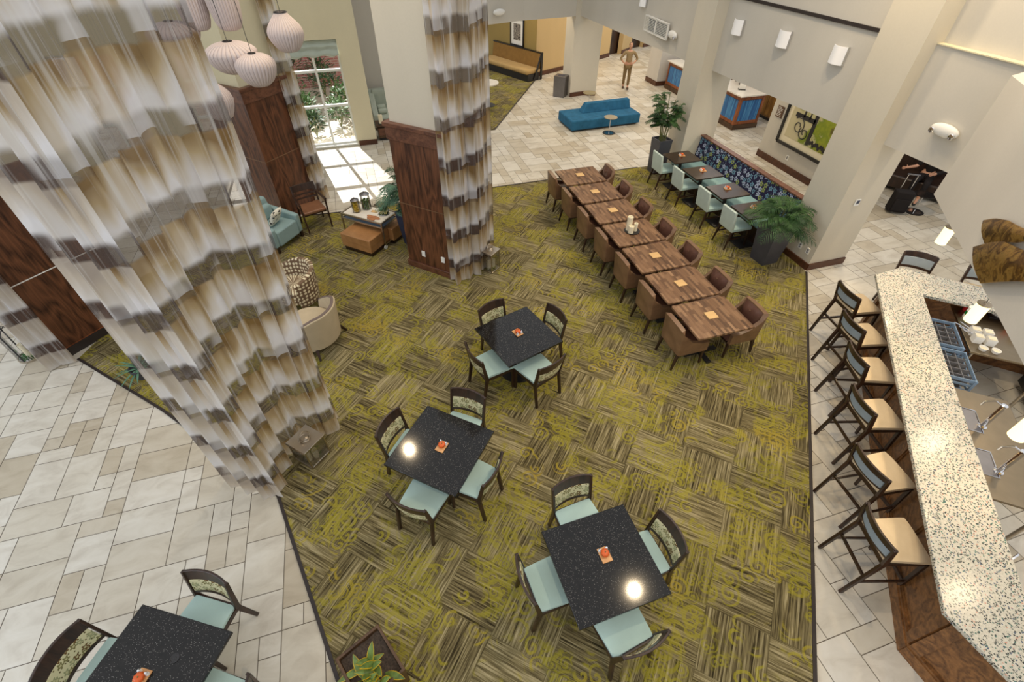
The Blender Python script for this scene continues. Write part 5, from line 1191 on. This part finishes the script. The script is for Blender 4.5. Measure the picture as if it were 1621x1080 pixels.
# ================================================================= niche sofa by the window wall
e = empty('tufted_sofa', 'pale sage tufted sofa in the niche behind the walnut pillar', 'sofa', (1.2, 15.55, 0))
MB().box((0, -.05, .20), (1.3, 1.0, .24)).build('seat', 'sage_fabric', e, bevel=.04, seg=3)
A, B = [], []
for i in range(15):
    u = i/14; ra, rb = [], []
    for k in range(9):
        v = k/8; d_ = .028*abs(math.sin(u*PI*5))*abs(math.sin(v*PI*3)); ra.append((-.68+1.36*u, .45-.10*v*0-.04-d_-.0, .30+.50*v)); rb.append((-.68+1.36*u, .66, .30+.50*v))
    A.append(ra); B.append(rb)
MB().slab(A, B).build('backrest', 'sage_fabric', e, bevel=.01)
for sx in (-1, 1): MB().hexa([(sx*.72-.08, -.60, .06), (sx*.72+.08, -.60, .06), (sx*.72+.08, .64, .06), (sx*.72-.08, .64, .06)], [(sx*.72-.08, -.58, .42), (sx*.72+.08, -.58, .42), (sx*.72+.08, .66, .80), (sx*.72-.08, .66, .80)]).build('armrest', 'sage_fabric', e, bevel=.03, seg=3)
for k, y in enumerate((15.35, 15.72)):
    o = MB().lathe([(0, -.12), (.06, -.12), (.075, -.10), (.075, .10), (.06, .12), (0, .12)], 20).build('bolster_pillow', 'sage_fabric', None, (.70+.0*k, y, .40), sharp=60); o.rotation_euler = (0, PI/2, .2); tag(o, ['round bolster pillow nearer the side table on the niche sofa', 'round bolster pillow farther back on the niche sofa'][k], 'pillow', 'bolsters on the niche sofa')
e = empty('side_cabinet', 'low dark wood side table in the niche beside the walnut pillar', 'table', (.68, 14.32, 0)); MB().box((0, 0, .40), (.56, .46, .04)).build('tabletop', 'desk_dark', e, bevel=.004); MB().box((0, 0, .21), (.50, .40, .28)).build('drawer_box', 'desk_dark', e, bevel=.004); MB().box((0, -.205, .24), (.44, .012, .18)).build('drawer_front', 'walnut_trim', e, bevel=.003); MB().cyl((0, -.211, .24), (0, -.225, .24), .012, n=12).build('knob', 'brass', [c_ for c_ in e.children if c_.name.startswith('drawer_front')][0]); MB().box((0, .02, .035), (.46, .34, .07)).build('plinth', 'black_metal', e)
e = empty('table_candle', 'cream candle block on the side table in the niche', 'candle', (.56, 14.22, .42)); MB().box((0, 0, .01), (.16, .14, .02)).build('stand', 'black_metal', e); MB().box((0, 0, .13), (.11, .11, .22)).build('wax', 'offwhite', e, bevel=.006); MB().cyl((0, 0, .24), (0, 0, .255), .002, n=6).build('wick', 'black_metal', e)

# ================================================================= lobby: blue sofa, tables, bin
e = empty('island_sofa', 'blue velvet island sofa with low centre back in the middle of the lobby', 'sofa', (6.98, 13.72, 0), R(2))
MB().box((0, 0, .18), (2.25, 1.02, .27)).build('seat', 'blue_velvet', e, bevel=.03, seg=3)
MB().hexa([(-.55, .02, .31), (1.06, .02, .31), (1.06, .32, .31), (-.55, .32, .31)], [(-.42, .10, .56), (1.04, .10, .56), (1.04, .26, .56), (-.42, .26, .56)]).build('backrest', 'blue_velvet', e, bevel=.02, seg=3); MB().box((0, 0, .02), (2.1, .9, .04)).build('plinth', 'black_metal', e)
def round_table(loc, label, r_=.19, h=.45, top_mat='table_bronze', ring=True):
    e = empty('round_side_table', label, 'table', loc, 0, 'small round side tables'); MB().lathe([(0, h-.014), (r_, h-.014), (r_, h), (0, h)], 36).build('tabletop', top_mat, e); MB().cyl((0, 0, .01), (0, 0, h-.012), .010, n=12).build('pole', 'chrome', e)
    MB().lathe([(r_*.95, 0), (r_*.95, .008), (r_*.68, .010), (r_*.68, 0)], 36).build('base_ring', 'black_metal', e); MB().lathe([(0, 0), (r_*.68, 0), (r_*.68, .008), (0, .012)], 36).build('base_disc', 'chrome', e)
round_table((6.92, 12.85, 0), 'small round bronze topped table in front of the blue sofa'); round_table((7.25, 15.10, 0), 'small round bronze topped table behind the blue sofa', .21); round_table((11.43, 6.62, 0), 'small round table with ring base beside the black suitcase', .2, .42, 'black_gloss')
e = empty('trash_bin', 'square brushed metal trash bin beside the lobby column', 'bin', (6.80, 16.48, 0), R(-42)); MB().box((0, 0, .31), (.40, .36, .62)).build('body', 'bin_metal', e, bevel=.005); MB().box((0, 0, .628), (.41, .37, .02)).build('lid', 'bin_metal', e, bevel=.003); MB().box((0, 0, .64), (.20, .14, .006)).build('opening', 'navy_planter', e)
# bench along the olive wall
e = empty('wall_bench', 'long gold upholstered bench with dark frame along the olive wall', 'bench', (5.93, 19.55, .008), R(-64.5))
MB().box((0, -.02, .12), (2.6, .56, .24)).build('base', 'black_metal', e); MB().box((0, -.06, .31), (2.6, .60, .16)).build('seat', 'gold_light', e, bevel=.06, seg=4)
MB().hexa([(-1.3, .22, .34), (1.3, .22, .34), (1.3, .32, .34), (-1.3, .32, .34)], [(-1.3, .30, .84), (1.3, .30, .84), (1.3, .36, .84), (-1.3, .36, .84)]).build('backrest', 'gold_fabric', e, bevel=.01); 
MB().bar((-1.32, .34, .86), (1.33, .34, .86), .10, .03).bar((1.325, .0, .04), (1.325, .34, .86), .02, .08).bar((1.33, .33, 0), (1.33, .35, .87), .03, .10).build('frame', 'black_gloss', e)
e = empty('framed_picture', 'framed black and white floral print on the olive wall above the bench', 'picture', (6.27, 19.76, 1.32), R(-64.2)); m = MB()
for a, b in (((-.34, -.42), (.34, -.42)), ((.34, -.42), (.34, .42)), ((.34, .42), (-.34, .42)), ((-.34, .42), (-.34, -.42))): m.bar((a[0], -.02, a[1]), (b[0], -.02, b[1]), .04, .05, None, None, (0, 1, 0))
m.build('frame', 'black_gloss', e); MB().box((0, -.012, 0), (.66, .012, .82)).build('mount', 'white', e)
t = NT('floral_print'); o_ = t.co(); x_ = t.n('ShaderNodeTexVoronoi'); t.put(x_.inputs['Vector'], o_); x_.inputs['Scale'].default_value = 9
M['print'] = t.set(t.ramp(t.mt('FRACT', t.mt('MULTIPLY', x_.outputs['Distance'], 3.0)), [(0, col(30, 26, 24)), (.5, col(90, 80, 70)), (.8, col(190, 180, 165))]), .6)
MB().box((0, -.02, 0), (.38, .006, .52)).build('print', 'print', e)
e = empty('pedestal_table', 'round white topped cafe table half hidden by the drapery', 'table', (4.15, 16.2, .008)); MB().lathe([(0, .66), (.36, .66), (.36, .69), (0, .69)], 36).build('tabletop', 'marble', e); MB().cyl((0, 0, .02), (0, 0, .66), .035, n=14).build('pedestal', 'black_metal', e); MB().lathe([(0, 0), (.24, 0), (.22, .02), (0, .03)], 28).build('base', 'black_metal', e)
barrel_chair('barrel_armchair', 'ring patterned barrel armchair peeking from behind the middle drapery', (3.45, 14.75, .008), R(20), .36, .66, .56, 'rings', 'rings')

# ================================================================= reception side
def desk(name, label, loc, a, b, h):
    e = empty(name, label, 'desk', loc, 0, 'blue panelled reception desks'); MB().box((0, 0, h/2), (a-.06, b-.06, h-.02)).build('body', 'desk_wood', e)
    m = MB(); m.box((0, 0, .07), (a+.02, b+.02, .14)).build('plinth', 'desk_dark', e); m = MB()
    for x in (-1, 1):
        for y in (-1, 1): m.box((x*(a/2-.04), y*(b/2-.04), h/2), (.08, .08, h-.04))
    for z in (.19, h-.07):
        m.box((0, 0, z), (a-.01, b-.01, .09))
    m.build('corner_posts', 'desk_wood', e, bevel=.003)
    for x, y, dx, dy in ((-(a/2-.022), 0, .012, b-.18), (0, -(b/2-.022), a-.18, .012), ((a/2-.022), 0, .012, b-.18)): MB().box((x, y, h/2+.03), (dx, dy, h-.32)).build('pleated_panel', 'blue_pleats', e)
    MB().box((0, 0, h+.0), (a+.10, b+.10, .035)).build('countertop', 'marble', e, bevel=.003); return e
desk('reception_desk', 'blue panelled reception desk seen under the header right of the banquette column', (10.95, 12.70, 0), .84, 1.36, .93); desk('reception_desk', 'blue panelled reception desk seen left of the tall bamboo palm', (11.20, 15.50, 0), .9, 1.6, .86)
e = empty('counter_display', 'white leaflet holder with dark foot on the reception desk', 'sign', (10.88, 12.52, .9475), R(-30)); MB().box((0, 0, .012), (.20, .12, .024)).build('foot', 'black_gloss', e); MB().hexa([(-.09, -.03, .024), (.09, -.03, .024), (.09, -.01, .024), (-.09, -.01, .024)], [(-.09, .03, .28), (.09, .03, .28), (.09, .04, .28), (-.09, .04, .28)]).build('card', 'white', e)
m = MB()
for k in range(5): m.hexa([(-.05, -.031+.058*(.06+.04*k)/.256-.002, .07+.035*k), (.05, -.031+.058*(.06+.04*k)/.256-.002, .07+.035*k), (.05, -.027+.058*(.06+.04*k)/.256, .07+.035*k), (-.05, -.027+.058*(.06+.04*k)/.256, .07+.035*k)], [(-.05, -.029+.058*(.06+.04*k)/.256, .083+.035*k), (.05, -.029+.058*(.06+.04*k)/.256, .083+.035*k), (.05, -.025+.058*(.06+.04*k)/.256, .083+.035*k), (-.05, -.025+.058*(.06+.04*k)/.256, .083+.035*k)])
m.build('print_lines', 'green_plastic', e)
e = empty('desk_monitor', 'black monitor at the back of the reception desk', 'monitor', (11.22, 12.95, .9475), R(150)); MB().box((0, 0, .01), (.2, .14, .02)).box((0, .02, .06), (.04, .03, .1)).build('stand', 'black_gloss', e); MB().box((0, 0, .22), (.46, .03, .28)).build('screen', 'black_gloss', e, bevel=.003)
e = empty('wood_cabinet', 'tall golden wood cabinet wall behind the reception desk', 'cabinet', (12.35, 13.2, 0)); MB().box((0, 0, 1.15), (.6, 2.6, 2.1)).build('body', 'cab_wood', e); MB().box((.03, 0, .05), (.54, 2.5, .10)).build('plinth', 'black_metal', e)
for k in range(4):
    dr = MB().box((-.31, -.96+.64*k, 1.15), (.02, .62, 2.0)).build('door', 'cab_wood', e, bevel=.003); MB().bar((-.335, -.70+.64*k, 1.0), (-.335, -.70+.64*k, 1.2), .015, .015).build('handle', 'brass', dr)
# framed wall art: dark scrollwork before green and gold
e = empty('wall_picture', 'large framed picture of dark iron scrollwork on green and cream, behind the near palm', 'picture', (10.085, 8.90, 1.20)); m = MB()
ya, yb, za, zb = -.88, .88, -.62, .62
for a, b in (((ya, za), (yb, za)), ((yb, za), (yb, zb)), ((yb, zb), (ya, zb)), ((ya, zb), (ya, za))): m.bar((-.015, a[0], a[1]), (-.015, b[0], b[1]), .07, .05, None, None, (1, 0, 0))
m.build('frame', 'black_gloss', e, bevel=.003); MB().box((.0, 0, 0), (.012, 1.72, 1.2)).build('mount', 'offwhite', e)
t = NT('garden_print'); o_ = t.sep(t.co()); n_ = t.noise(t.co(), 3.2, 5, .6); ff = t.mt('ADD', t.mt('MULTIPLY', o_[1], -.45), t.mt('ADD', n_, .0))
M['garden_print'] = t.set(t.ramp(ff, [(.3, col(206, 196, 158)), (.48, col(196, 190, 140)), (.56, col(120, 140, 30)), (.70, col(150, 160, 40)), (.85, col(96, 84, 40))]), .4)
MB().box((-.008, 0, .02), (.006, 1.44, .92)).build('print', 'garden_print', e); m = MB(); X_ = -.014
m.bar((X_, -.02, -.42), (X_, -.02, .46), .10, .006, None, None, (1, 0, 0)).bar((X_, .60, .10), (X_, -.02, .10), .10, .006, None, None, (1, 0, 0)).bar((X_, .34, .10), (X_, .34, .46), .05, .006, None, None, (1, 0, 0)).bar((X_, .16, .10), (X_, .16, .46), .03, .006, None, None, (1, 0, 0))
def sp(cy_, cz_, r0, turns, s0, sg=1): return [(X_-.002, cy_+sg*r0*(1-.8*k/30)*math.cos(s0+turns*2*PI*k/30), cz_+r0*(1-.8*k/30)*math.sin(s0+turns*2*PI*k/30)) for k in range(31)]
for a in (sp(.40, -.12, .20, 1.4, .8), sp(.18, -.22, .16, 1.3, 2.5, -1), sp(.50, .30, .10, 1.2, 0), sp(.25, .33, .07, 1.2, 1)): m.tube(a, .012, 6)
for k in range(9): m.ball((X_, -.10-.055*k, -.34+.03*math.sin(k*2.2)), (.004, .04, .05), 8, 6)
m.build('scrollwork', 'black_metal', e)
e = empty('wall_sign', 'small dark sign with white lines beside the framed wall picture', 'sign', (10.09, 10.03, 1.18)); MB().box((0, 0, 0), (.012, .22, .26)).build('plate', 'hair', e, bevel=.002); m = MB(); g = random.Random(1)
for k in range(7): w_ = g.uniform(.10, .17); m.box((-.008, .085-w_/2, .10-.032*k), (.003, w_, .010))
m.build('lettering', 'white', e)
e = empty('outlet', 'white outlet plate under the framed wall picture', 'outlet', (10.094, 9.28, .32)); MB().box((0, 0, 0), (.012, .08, .12)).build('plate', 'white', e); MB().box((-.007, 0, 0), (.003, .03, .07)).build('socket', 'gray_plastic', e)
# lounge beyond the bar header: dark sofa, seated person, suitcase
e = empty('dark_sofa', 'dark brown leather sofa in the lounge beyond the bar header', 'sofa', (12.35, 7.35, 0), R(-62))
MB().box((0, 0, .22), (1.9, .8, .28)).build('seat', 'espresso', e, bevel=.04, seg=3); MB().box((0, .38, .50), (1.9, .22, .66)).build('backrest', 'espresso', e, bevel=.04, seg=3)
for sx in (-1, 1): MB().box((sx*.92, 0, .34), (.18, .84, .52)).build('armrest', 'espresso', e, bevel=.04, seg=3)
e = empty('rolling_suitcase', 'black rolling suitcase with raised chrome handle beyond the big column', 'suitcase', (10.98, 6.74, 0), R(-35))
MB().box((0, 0, .27), (.36, .22, .46)).build('body', 'cloth_black', e, bevel=.03, seg=3); MB().box((0, -.12, .22), (.28, .03, .26)).build('front_pocket', 'cloth_black', e, bevel=.01)
MB().tube([(-.09, .08, .48), (-.09, .08, .82)], .008).tube([(.09, .08, .48), (.09, .08, .82)], .008).build('telescopic_handle', 'chrome', e); MB().bar((-.12, .08, .83), (.12, .08, .83), .04, .03).build('handle_grip', 'bin_metal', e, bevel=.006)
for sx in (-.14, .14): MB().cyl((sx-.012, .08, .025), (sx+.012, .08, .025), .025, n=14).build('wheel', 'black_gloss', e)

# ---------------------------------------------------------------- people
def skin_mesh(name, nodes, edges, mat, parent, sub=2, root=0):
    me = bpy.data.meshes.new(name); me.from_pydata([n[0] for n in nodes], edges, []); o = bpy.data.objects.new(name, me); C.objects.link(o); o.parent = parent
    md = o.modifiers.new('skin', 'SKIN'); md.use_smooth_shade = True
    lay = me.skin_vertices[0].data if me.skin_vertices else None
    if lay is None:
        bpy.context.view_layer.objects.active = o; bpy.ops.mesh.customdata_skin_add(); lay = me.skin_vertices[0].data
    for i, n in enumerate(nodes): r_ = n[1] if isinstance(n[1], tuple) else (n[1], n[1]); lay[i].radius = r_; lay[i].use_root = (i == root)
    s_ = o.modifiers.new('sub', 'SUBSURF'); s_.levels = sub; s_.render_levels = sub
    me.materials.append(M[mat]); return o
def hand(nodes, edges, wi, w_, d, side, curl=.5, sc=1.0):
    """palm and five fingers added from the wrist node wi; d = direction, side = thumb side"""
    d = Vector(d).normalized(); side = Vector(side).normalized(); nr = d.cross(side); w_ = Vector(w_)
    pi_ = len(nodes); nodes.append((w_+d*.05*sc, (.032*sc, .018*sc))); edges.append((wi, pi_))
    for k, L in enumerate((.070, .080, .076, .060)):
        b = w_+d*.085*sc+side*(.030-.020*k)*sc; i0 = len(nodes); nodes.append((b, .010*sc)); nodes.append((b+(d+nr*curl*.5).normalized()*L*.5*sc, .0085*sc)); nodes.append((b+(d+nr*curl*.5).normalized()*L*.5*sc+(d+nr*curl*1.6).normalized()*L*.5*sc, .007*sc)); edges += [(pi_, i0), (i0, i0+1), (i0+1, i0+2)]
    i0 = len(nodes); b = w_+d*.03*sc+side*.035*sc; nodes.append((b, .011*sc)); nodes.append((b+(d*.6+side).normalized()*.035*sc, .010*sc)); nodes.append((b+(d*.6+side).normalized()*.035*sc+(d+side*.3).normalized()*.028*sc, .008*sc)); edges += [(pi_, i0), (i0, i0+1), (i0+1, i0+2)]
def head(e, c, s, fwd_face='skin', hair='hair'):
    m = MB(); n = 20; vs = []; c = Vector(c)
    prof = [(.0, -.115), (.035, -.11), (.056, -.085), (.068, -.04), (.076, .01), (.078, .05), (.066, .09), (.04, .113), (0, .12)]
    m.lathe(prof, n); out = []
    for x, y, z in m.v: out.append((c.x+s*x*.92, c.y+s*(y*1.12-(.012 if z < -.05 and y < 0 else 0)), c.z+s*z))
    m.v = out
    m.hexa([c+s*Vector(q) for q in ((-.013, -.08, -.03), (.013, -.08, -.03), (.010, -.06, -.03), (-.010, -.06, -.03))], [c+s*Vector(q) for q in ((-.005, -.082, .015), (.005, -.082, .015), (.006, -.06, .02), (-.006, -.06, .02))])
    m.hexa([c+s*Vector(q) for q in ((-.014, -.104, -.03), (.014, -.104, -.03), (.012, -.075, -.034), (-.012, -.075, -.034))], [c+s*Vector(q) for q in ((-.005, -.088, .012), (.005, -.088, .012), (.006, -.07, .02), (-.006, -.07, .02))])
    for sx in (-1, 1): m.ball(c+s*Vector((sx*.072, .0, -.005)), (.012*s, .02*s, .03*s), 8, 6)
    m.build('head', 'skin', e, sharp=70)
    for sx in (-1, 1): MB().ball(c+s*Vector((sx*.028, -.079, .012)), (.011*s, .006*s, .007*s), 8, 6).build('eye', 'white', e)
    MB().ball(c+s*Vector((0, -.082, -.058)), (.024*s, .007*s, .006*s), 10, 6).build('mouth', 'desk_wood', e)
    h = MB().ball(c+s*Vector((0, .018, .045)), (.082*s, .095*s, .088*s), 18, 12); h.build('hair', hair, e)
def standing(loc, rz, label):
    k = .80; e = empty('person', label, 'person', loc, rz); N, E_ = [], []
    def V(x, y, z): return (x*k, y*k, z*k)
    N += [(V(0, 0, .95), (.15*k, .105*k)), (V(0, -.01, 1.12), (.125*k, .09*k)), (V(0, -.01, 1.30), (.16*k, .10*k)), (V(0, 0, 1.42), (.12*k, .08*k)), (V(0, 0, 1.50), .052*k), (V(0, -.01, 1.57), .048*k)]; E_ += [(0, 1), (1, 2), (2, 3), (3, 4), (4, 5)]
    for s_ in (-1, 1):
        i = len(N); N.append((V(s_*.19, 0, 1.40), .058*k)); N.append((V(s_*.36, .02, 1.16), .045*k)); N.append((V(s_*.20, -.12, 1.02), .032*k)); E_ += [(3, i), (i, i+1), (i+1, i+2)]
        hand(N, E_, i+2, Vector(V(s_*.20, -.12, 1.02)), (-s_*.8, -.3, -.25), (0, -.2, 1), .6, k)
        i = len(N); f = .10 if s_ > 0 else -.08
        N += [(V(s_*.095, 0, .88), .088*k), (V(s_*.10, -.02-f*.4, .50), .060*k), (V(s_*.09, .0-f, .10), .040*k), (V(s_*.09, -.10-f, .035), .036*k), (V(s_*.095, -.19-f, .03), .03*k)]; E_ += [(0, i), (i, i+1), (i+1, i+2), (i+2, i+3), (i+3, i+4)]
    skin_mesh('body', N, E_, 'skin', e); head(e, V(0, -.02, 1.66), k)
    S_ = [(V(0, 0, .98), (.165*k, .12*k)), (V(0, -.01, 1.14), (.14*k, .105*k)), (V(0, -.01, 1.31), (.175*k, .112*k)), (V(0, 0, 1.43), (.125*k, .088*k))]; F_ = [(0, 1), (1, 2), (2, 3)]
    for s_ in (-1, 1): i = len(S_); S_ += [(V(s_*.20, 0, 1.40), .070*k), (V(s_*.36, .02, 1.17), .056*k), (V(s_*.29, -.045, 1.10), .046*k)]; F_ += [(3, i), (i, i+1), (i+1, i+2)]
    skin_mesh('shirt', S_, F_, 'cloth_tan', e)
    T_ = [(V(0, 0, .96), (.158*k, .115*k))]; F_ = []
    for s_ in (-1, 1): i = len(T_); f = .10 if s_ > 0 else -.08; T_ += [(V(s_*.095, 0, .87), .098*k), (V(s_*.10, -.02-f*.4, .50), .074*k), (V(s_*.09, -f, .12), .058*k)]; F_ += [(0, i), (i, i+1), (i+1, i+2)]
    skin_mesh('trousers', T_, F_, 'cloth_khaki', e)
    for s_ in (-1, 1): f = .10 if s_ > 0 else -.08; MB().ball(V(s_*.092, -.09-f, .04), (.05*k, .14*k, .045*k), 14, 8).build('shoe', 'desk_dark', e)
standing((9.36, 16.66, 0), R(-22), 'person in tan shirt and khaki trousers walking through the hallway, hands near the waist')
def seated(loc, rz, label):
    k = .86; e = empty('person', label, 'person', loc, rz); N, E_ = [], []
    def V(x, y, z): return (x*k, y*k, z*k)
    N += [(V(0, .05, .52), (.15*k, .11*k)), (V(0, .06, .70), (.13*k, .10*k)), (V(0, .03, .90), (.165*k, .105*k)), (V(0, .0, 1.03), (.12*k, .08*k)), (V(0, -.02, 1.10), .052*k), (V(0, -.04, 1.16), .048*k)]; E_ += [(0, 1), (1, 2), (2, 3), (3, 4), (4, 5)]
    for s_ in (-1, 1):
        i = len(N); hx = .46 if s_ < 0 else .14; N += [(V(s_*.19, .01, 1.0), .058*k), (V(s_*.30, -.06, .76), .045*k), (V(s_*hx, -.30, .74), .032*k)]; E_ += [(3, i), (i, i+1), (i+1, i+2)]
        hand(N, E_, i+2, Vector(V(s_*hx, -.30, .74)), (s_*.5 if s_ < 0 else -.3, -.9, 0), (0, 0, 1), .6, k)
        i = len(N); N += [(V(s_*.10, -.05, .52), .085*k), (V(s_*.13, -.46, .53), .060*k), (V(s_*.13, -.50, .12), .042*k), (V(s_*.13, -.60, .04), .036*k), (V(s_*.13, -.69, .03), .03*k)]; E_ += [(0, i), (i, i+1), (i+1, i+2), (i+2, i+3), (i+3, i+4)]
    skin_mesh('body', N, E_, 'skin', e); head(e, V(0, -.06, 1.25), k, hair='espresso')
    S_ = [(V(0, .05, .54), (.165*k, .125*k)), (V(0, .06, .72), (.15*k, .115*k)), (V(0, .03, .91), (.18*k, .12*k)), (V(0, .0, 1.04), (.125*k, .088*k))]; F_ = [(0, 1), (1, 2), (2, 3)]
    for s_ in (-1, 1):
        i = len(S_)
        S_ += [(V(s_*.20, .01, 1.0), .070*k), (V(s_*.30, -.06, .77), .058*k)]; F_ += [(3, i), (i, i+1)]
        if s_ > 0: S_.append((V(.16, -.27, .74), .045*k)); F_.append((i+1, i+2))
    skin_mesh('shirt', S_, F_, 'cloth_black', e)
    T_ = [(V(0, .05, .52), (.16*k, .12*k))]; F_ = []
    for s_ in (-1, 1): i = len(T_); T_ += [(V(s_*.10, -.05, .53), .098*k), (V(s_*.13, -.47, .54), .078*k), (V(s_*.13, -.50, .24), .06*k)]; F_ += [(0, i), (i, i+1), (i+1, i+2)]
    skin_mesh('trousers', T_, F_, 'cloth_black', e)
    for s_ in (-1, 1): MB().ball(V(s_*.13, -.60, .03), (.045*k, .13*k, .03*k), 14, 8).build('sandal', 'black_gloss', e)
seated((12.12, 7.22, 0), R(-62), 'person in black clothes sitting on the dark sofa behind the suitcase, forearm stretched out')

# ================================================================= pleated pendant lamps above the window corner
def bubble(loc, prof, label, cordtop=6.15):
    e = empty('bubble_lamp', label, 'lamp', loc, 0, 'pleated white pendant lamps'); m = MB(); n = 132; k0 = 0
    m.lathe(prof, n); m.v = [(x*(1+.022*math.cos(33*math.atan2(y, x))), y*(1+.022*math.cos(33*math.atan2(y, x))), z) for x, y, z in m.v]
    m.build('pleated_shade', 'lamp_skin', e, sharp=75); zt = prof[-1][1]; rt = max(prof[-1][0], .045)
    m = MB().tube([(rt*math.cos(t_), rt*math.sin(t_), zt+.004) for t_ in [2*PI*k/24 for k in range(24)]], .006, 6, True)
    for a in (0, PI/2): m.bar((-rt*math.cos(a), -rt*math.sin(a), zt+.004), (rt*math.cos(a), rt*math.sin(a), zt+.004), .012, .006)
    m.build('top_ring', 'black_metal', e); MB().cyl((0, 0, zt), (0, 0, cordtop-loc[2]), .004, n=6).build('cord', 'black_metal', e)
def arc(r, h, p=1.0, r0=.06, n=16, lo=0.0): return [(max(r0, r*math.sin(PI*(i+.0)/n)**p) if 0 < i < n else r0, lo+h*(1-math.cos(PI*i/n))/2) for i in range(n+1)]
sauc = [(.05, 0), (.13, .012), (.21, .055), (.27, .12), (.305, .19), (.32, .245), (.31, .275), (.27, .31), (.20, .345), (.12, .365), (.055, .372)]
bubble((-1.45, 7.96, 3.36), sauc, 'wide saucer shaped pleated lamp in the middle of the cluster')
bubble((-1.17, 7.72, 3.24), [(r*.76, z*.95) for r, z in [(.05, 0), (.14, .015), (.23, .07), (.30, .16), (.33, .25), (.32, .31), (.27, .36), (.18, .395), (.055, .41)]], 'rounded white pleated lamp overlapping the walnut cap of the window pillar')
bubble((-.71, 7.95, 3.58), [(.095, 0), (.13, .02), (.17, .07), (.205, .13), (.225, .19), (.222, .24), (.20, .29), (.16, .34), (.12, .385), (.09, .42), (.08, .44)], 'diamond shaped pleated lamp hanging in front of the garden window wall')
bubble((-1.80, 8.40, 3.80), [(.10, 0), (.13, .02), (.16, .10), (.185, .25), (.195, .42), (.185, .6), (.16, .78), (.10, .9), (.06, .92)], 'tall cigar shaped pleated lamp at the top edge, left of the pair')
bubble((-1.40, 8.28, 3.80), [(.08, 0), (.13, .02), (.165, .10), (.19, .25), (.20, .42), (.19, .6), (.16, .78), (.10, .9), (.06, .92)], 'tall cigar shaped pleated lamp at the top edge, right of the pair')
bubble((-1.74, 7.55, 2.93), [(.08, 0), (.12, .02), (.15, .08), (.18, .16), (.195, .23), (.18, .30), (.14, .36), (.09, .41), (.06, .43)], 'pear shaped pleated lamp half hidden by the edge of the big drapery')
bubble((-2.13, 8.35, 3.55), sauc, 'saucer shaped pleated lamp seen through the top of the big drapery')
for o in list(bpy.data.objects):
    if o.type in ('MESH', 'EMPTY') and o.name not in [x.name for x in C.objects]: C.objects.link(o)
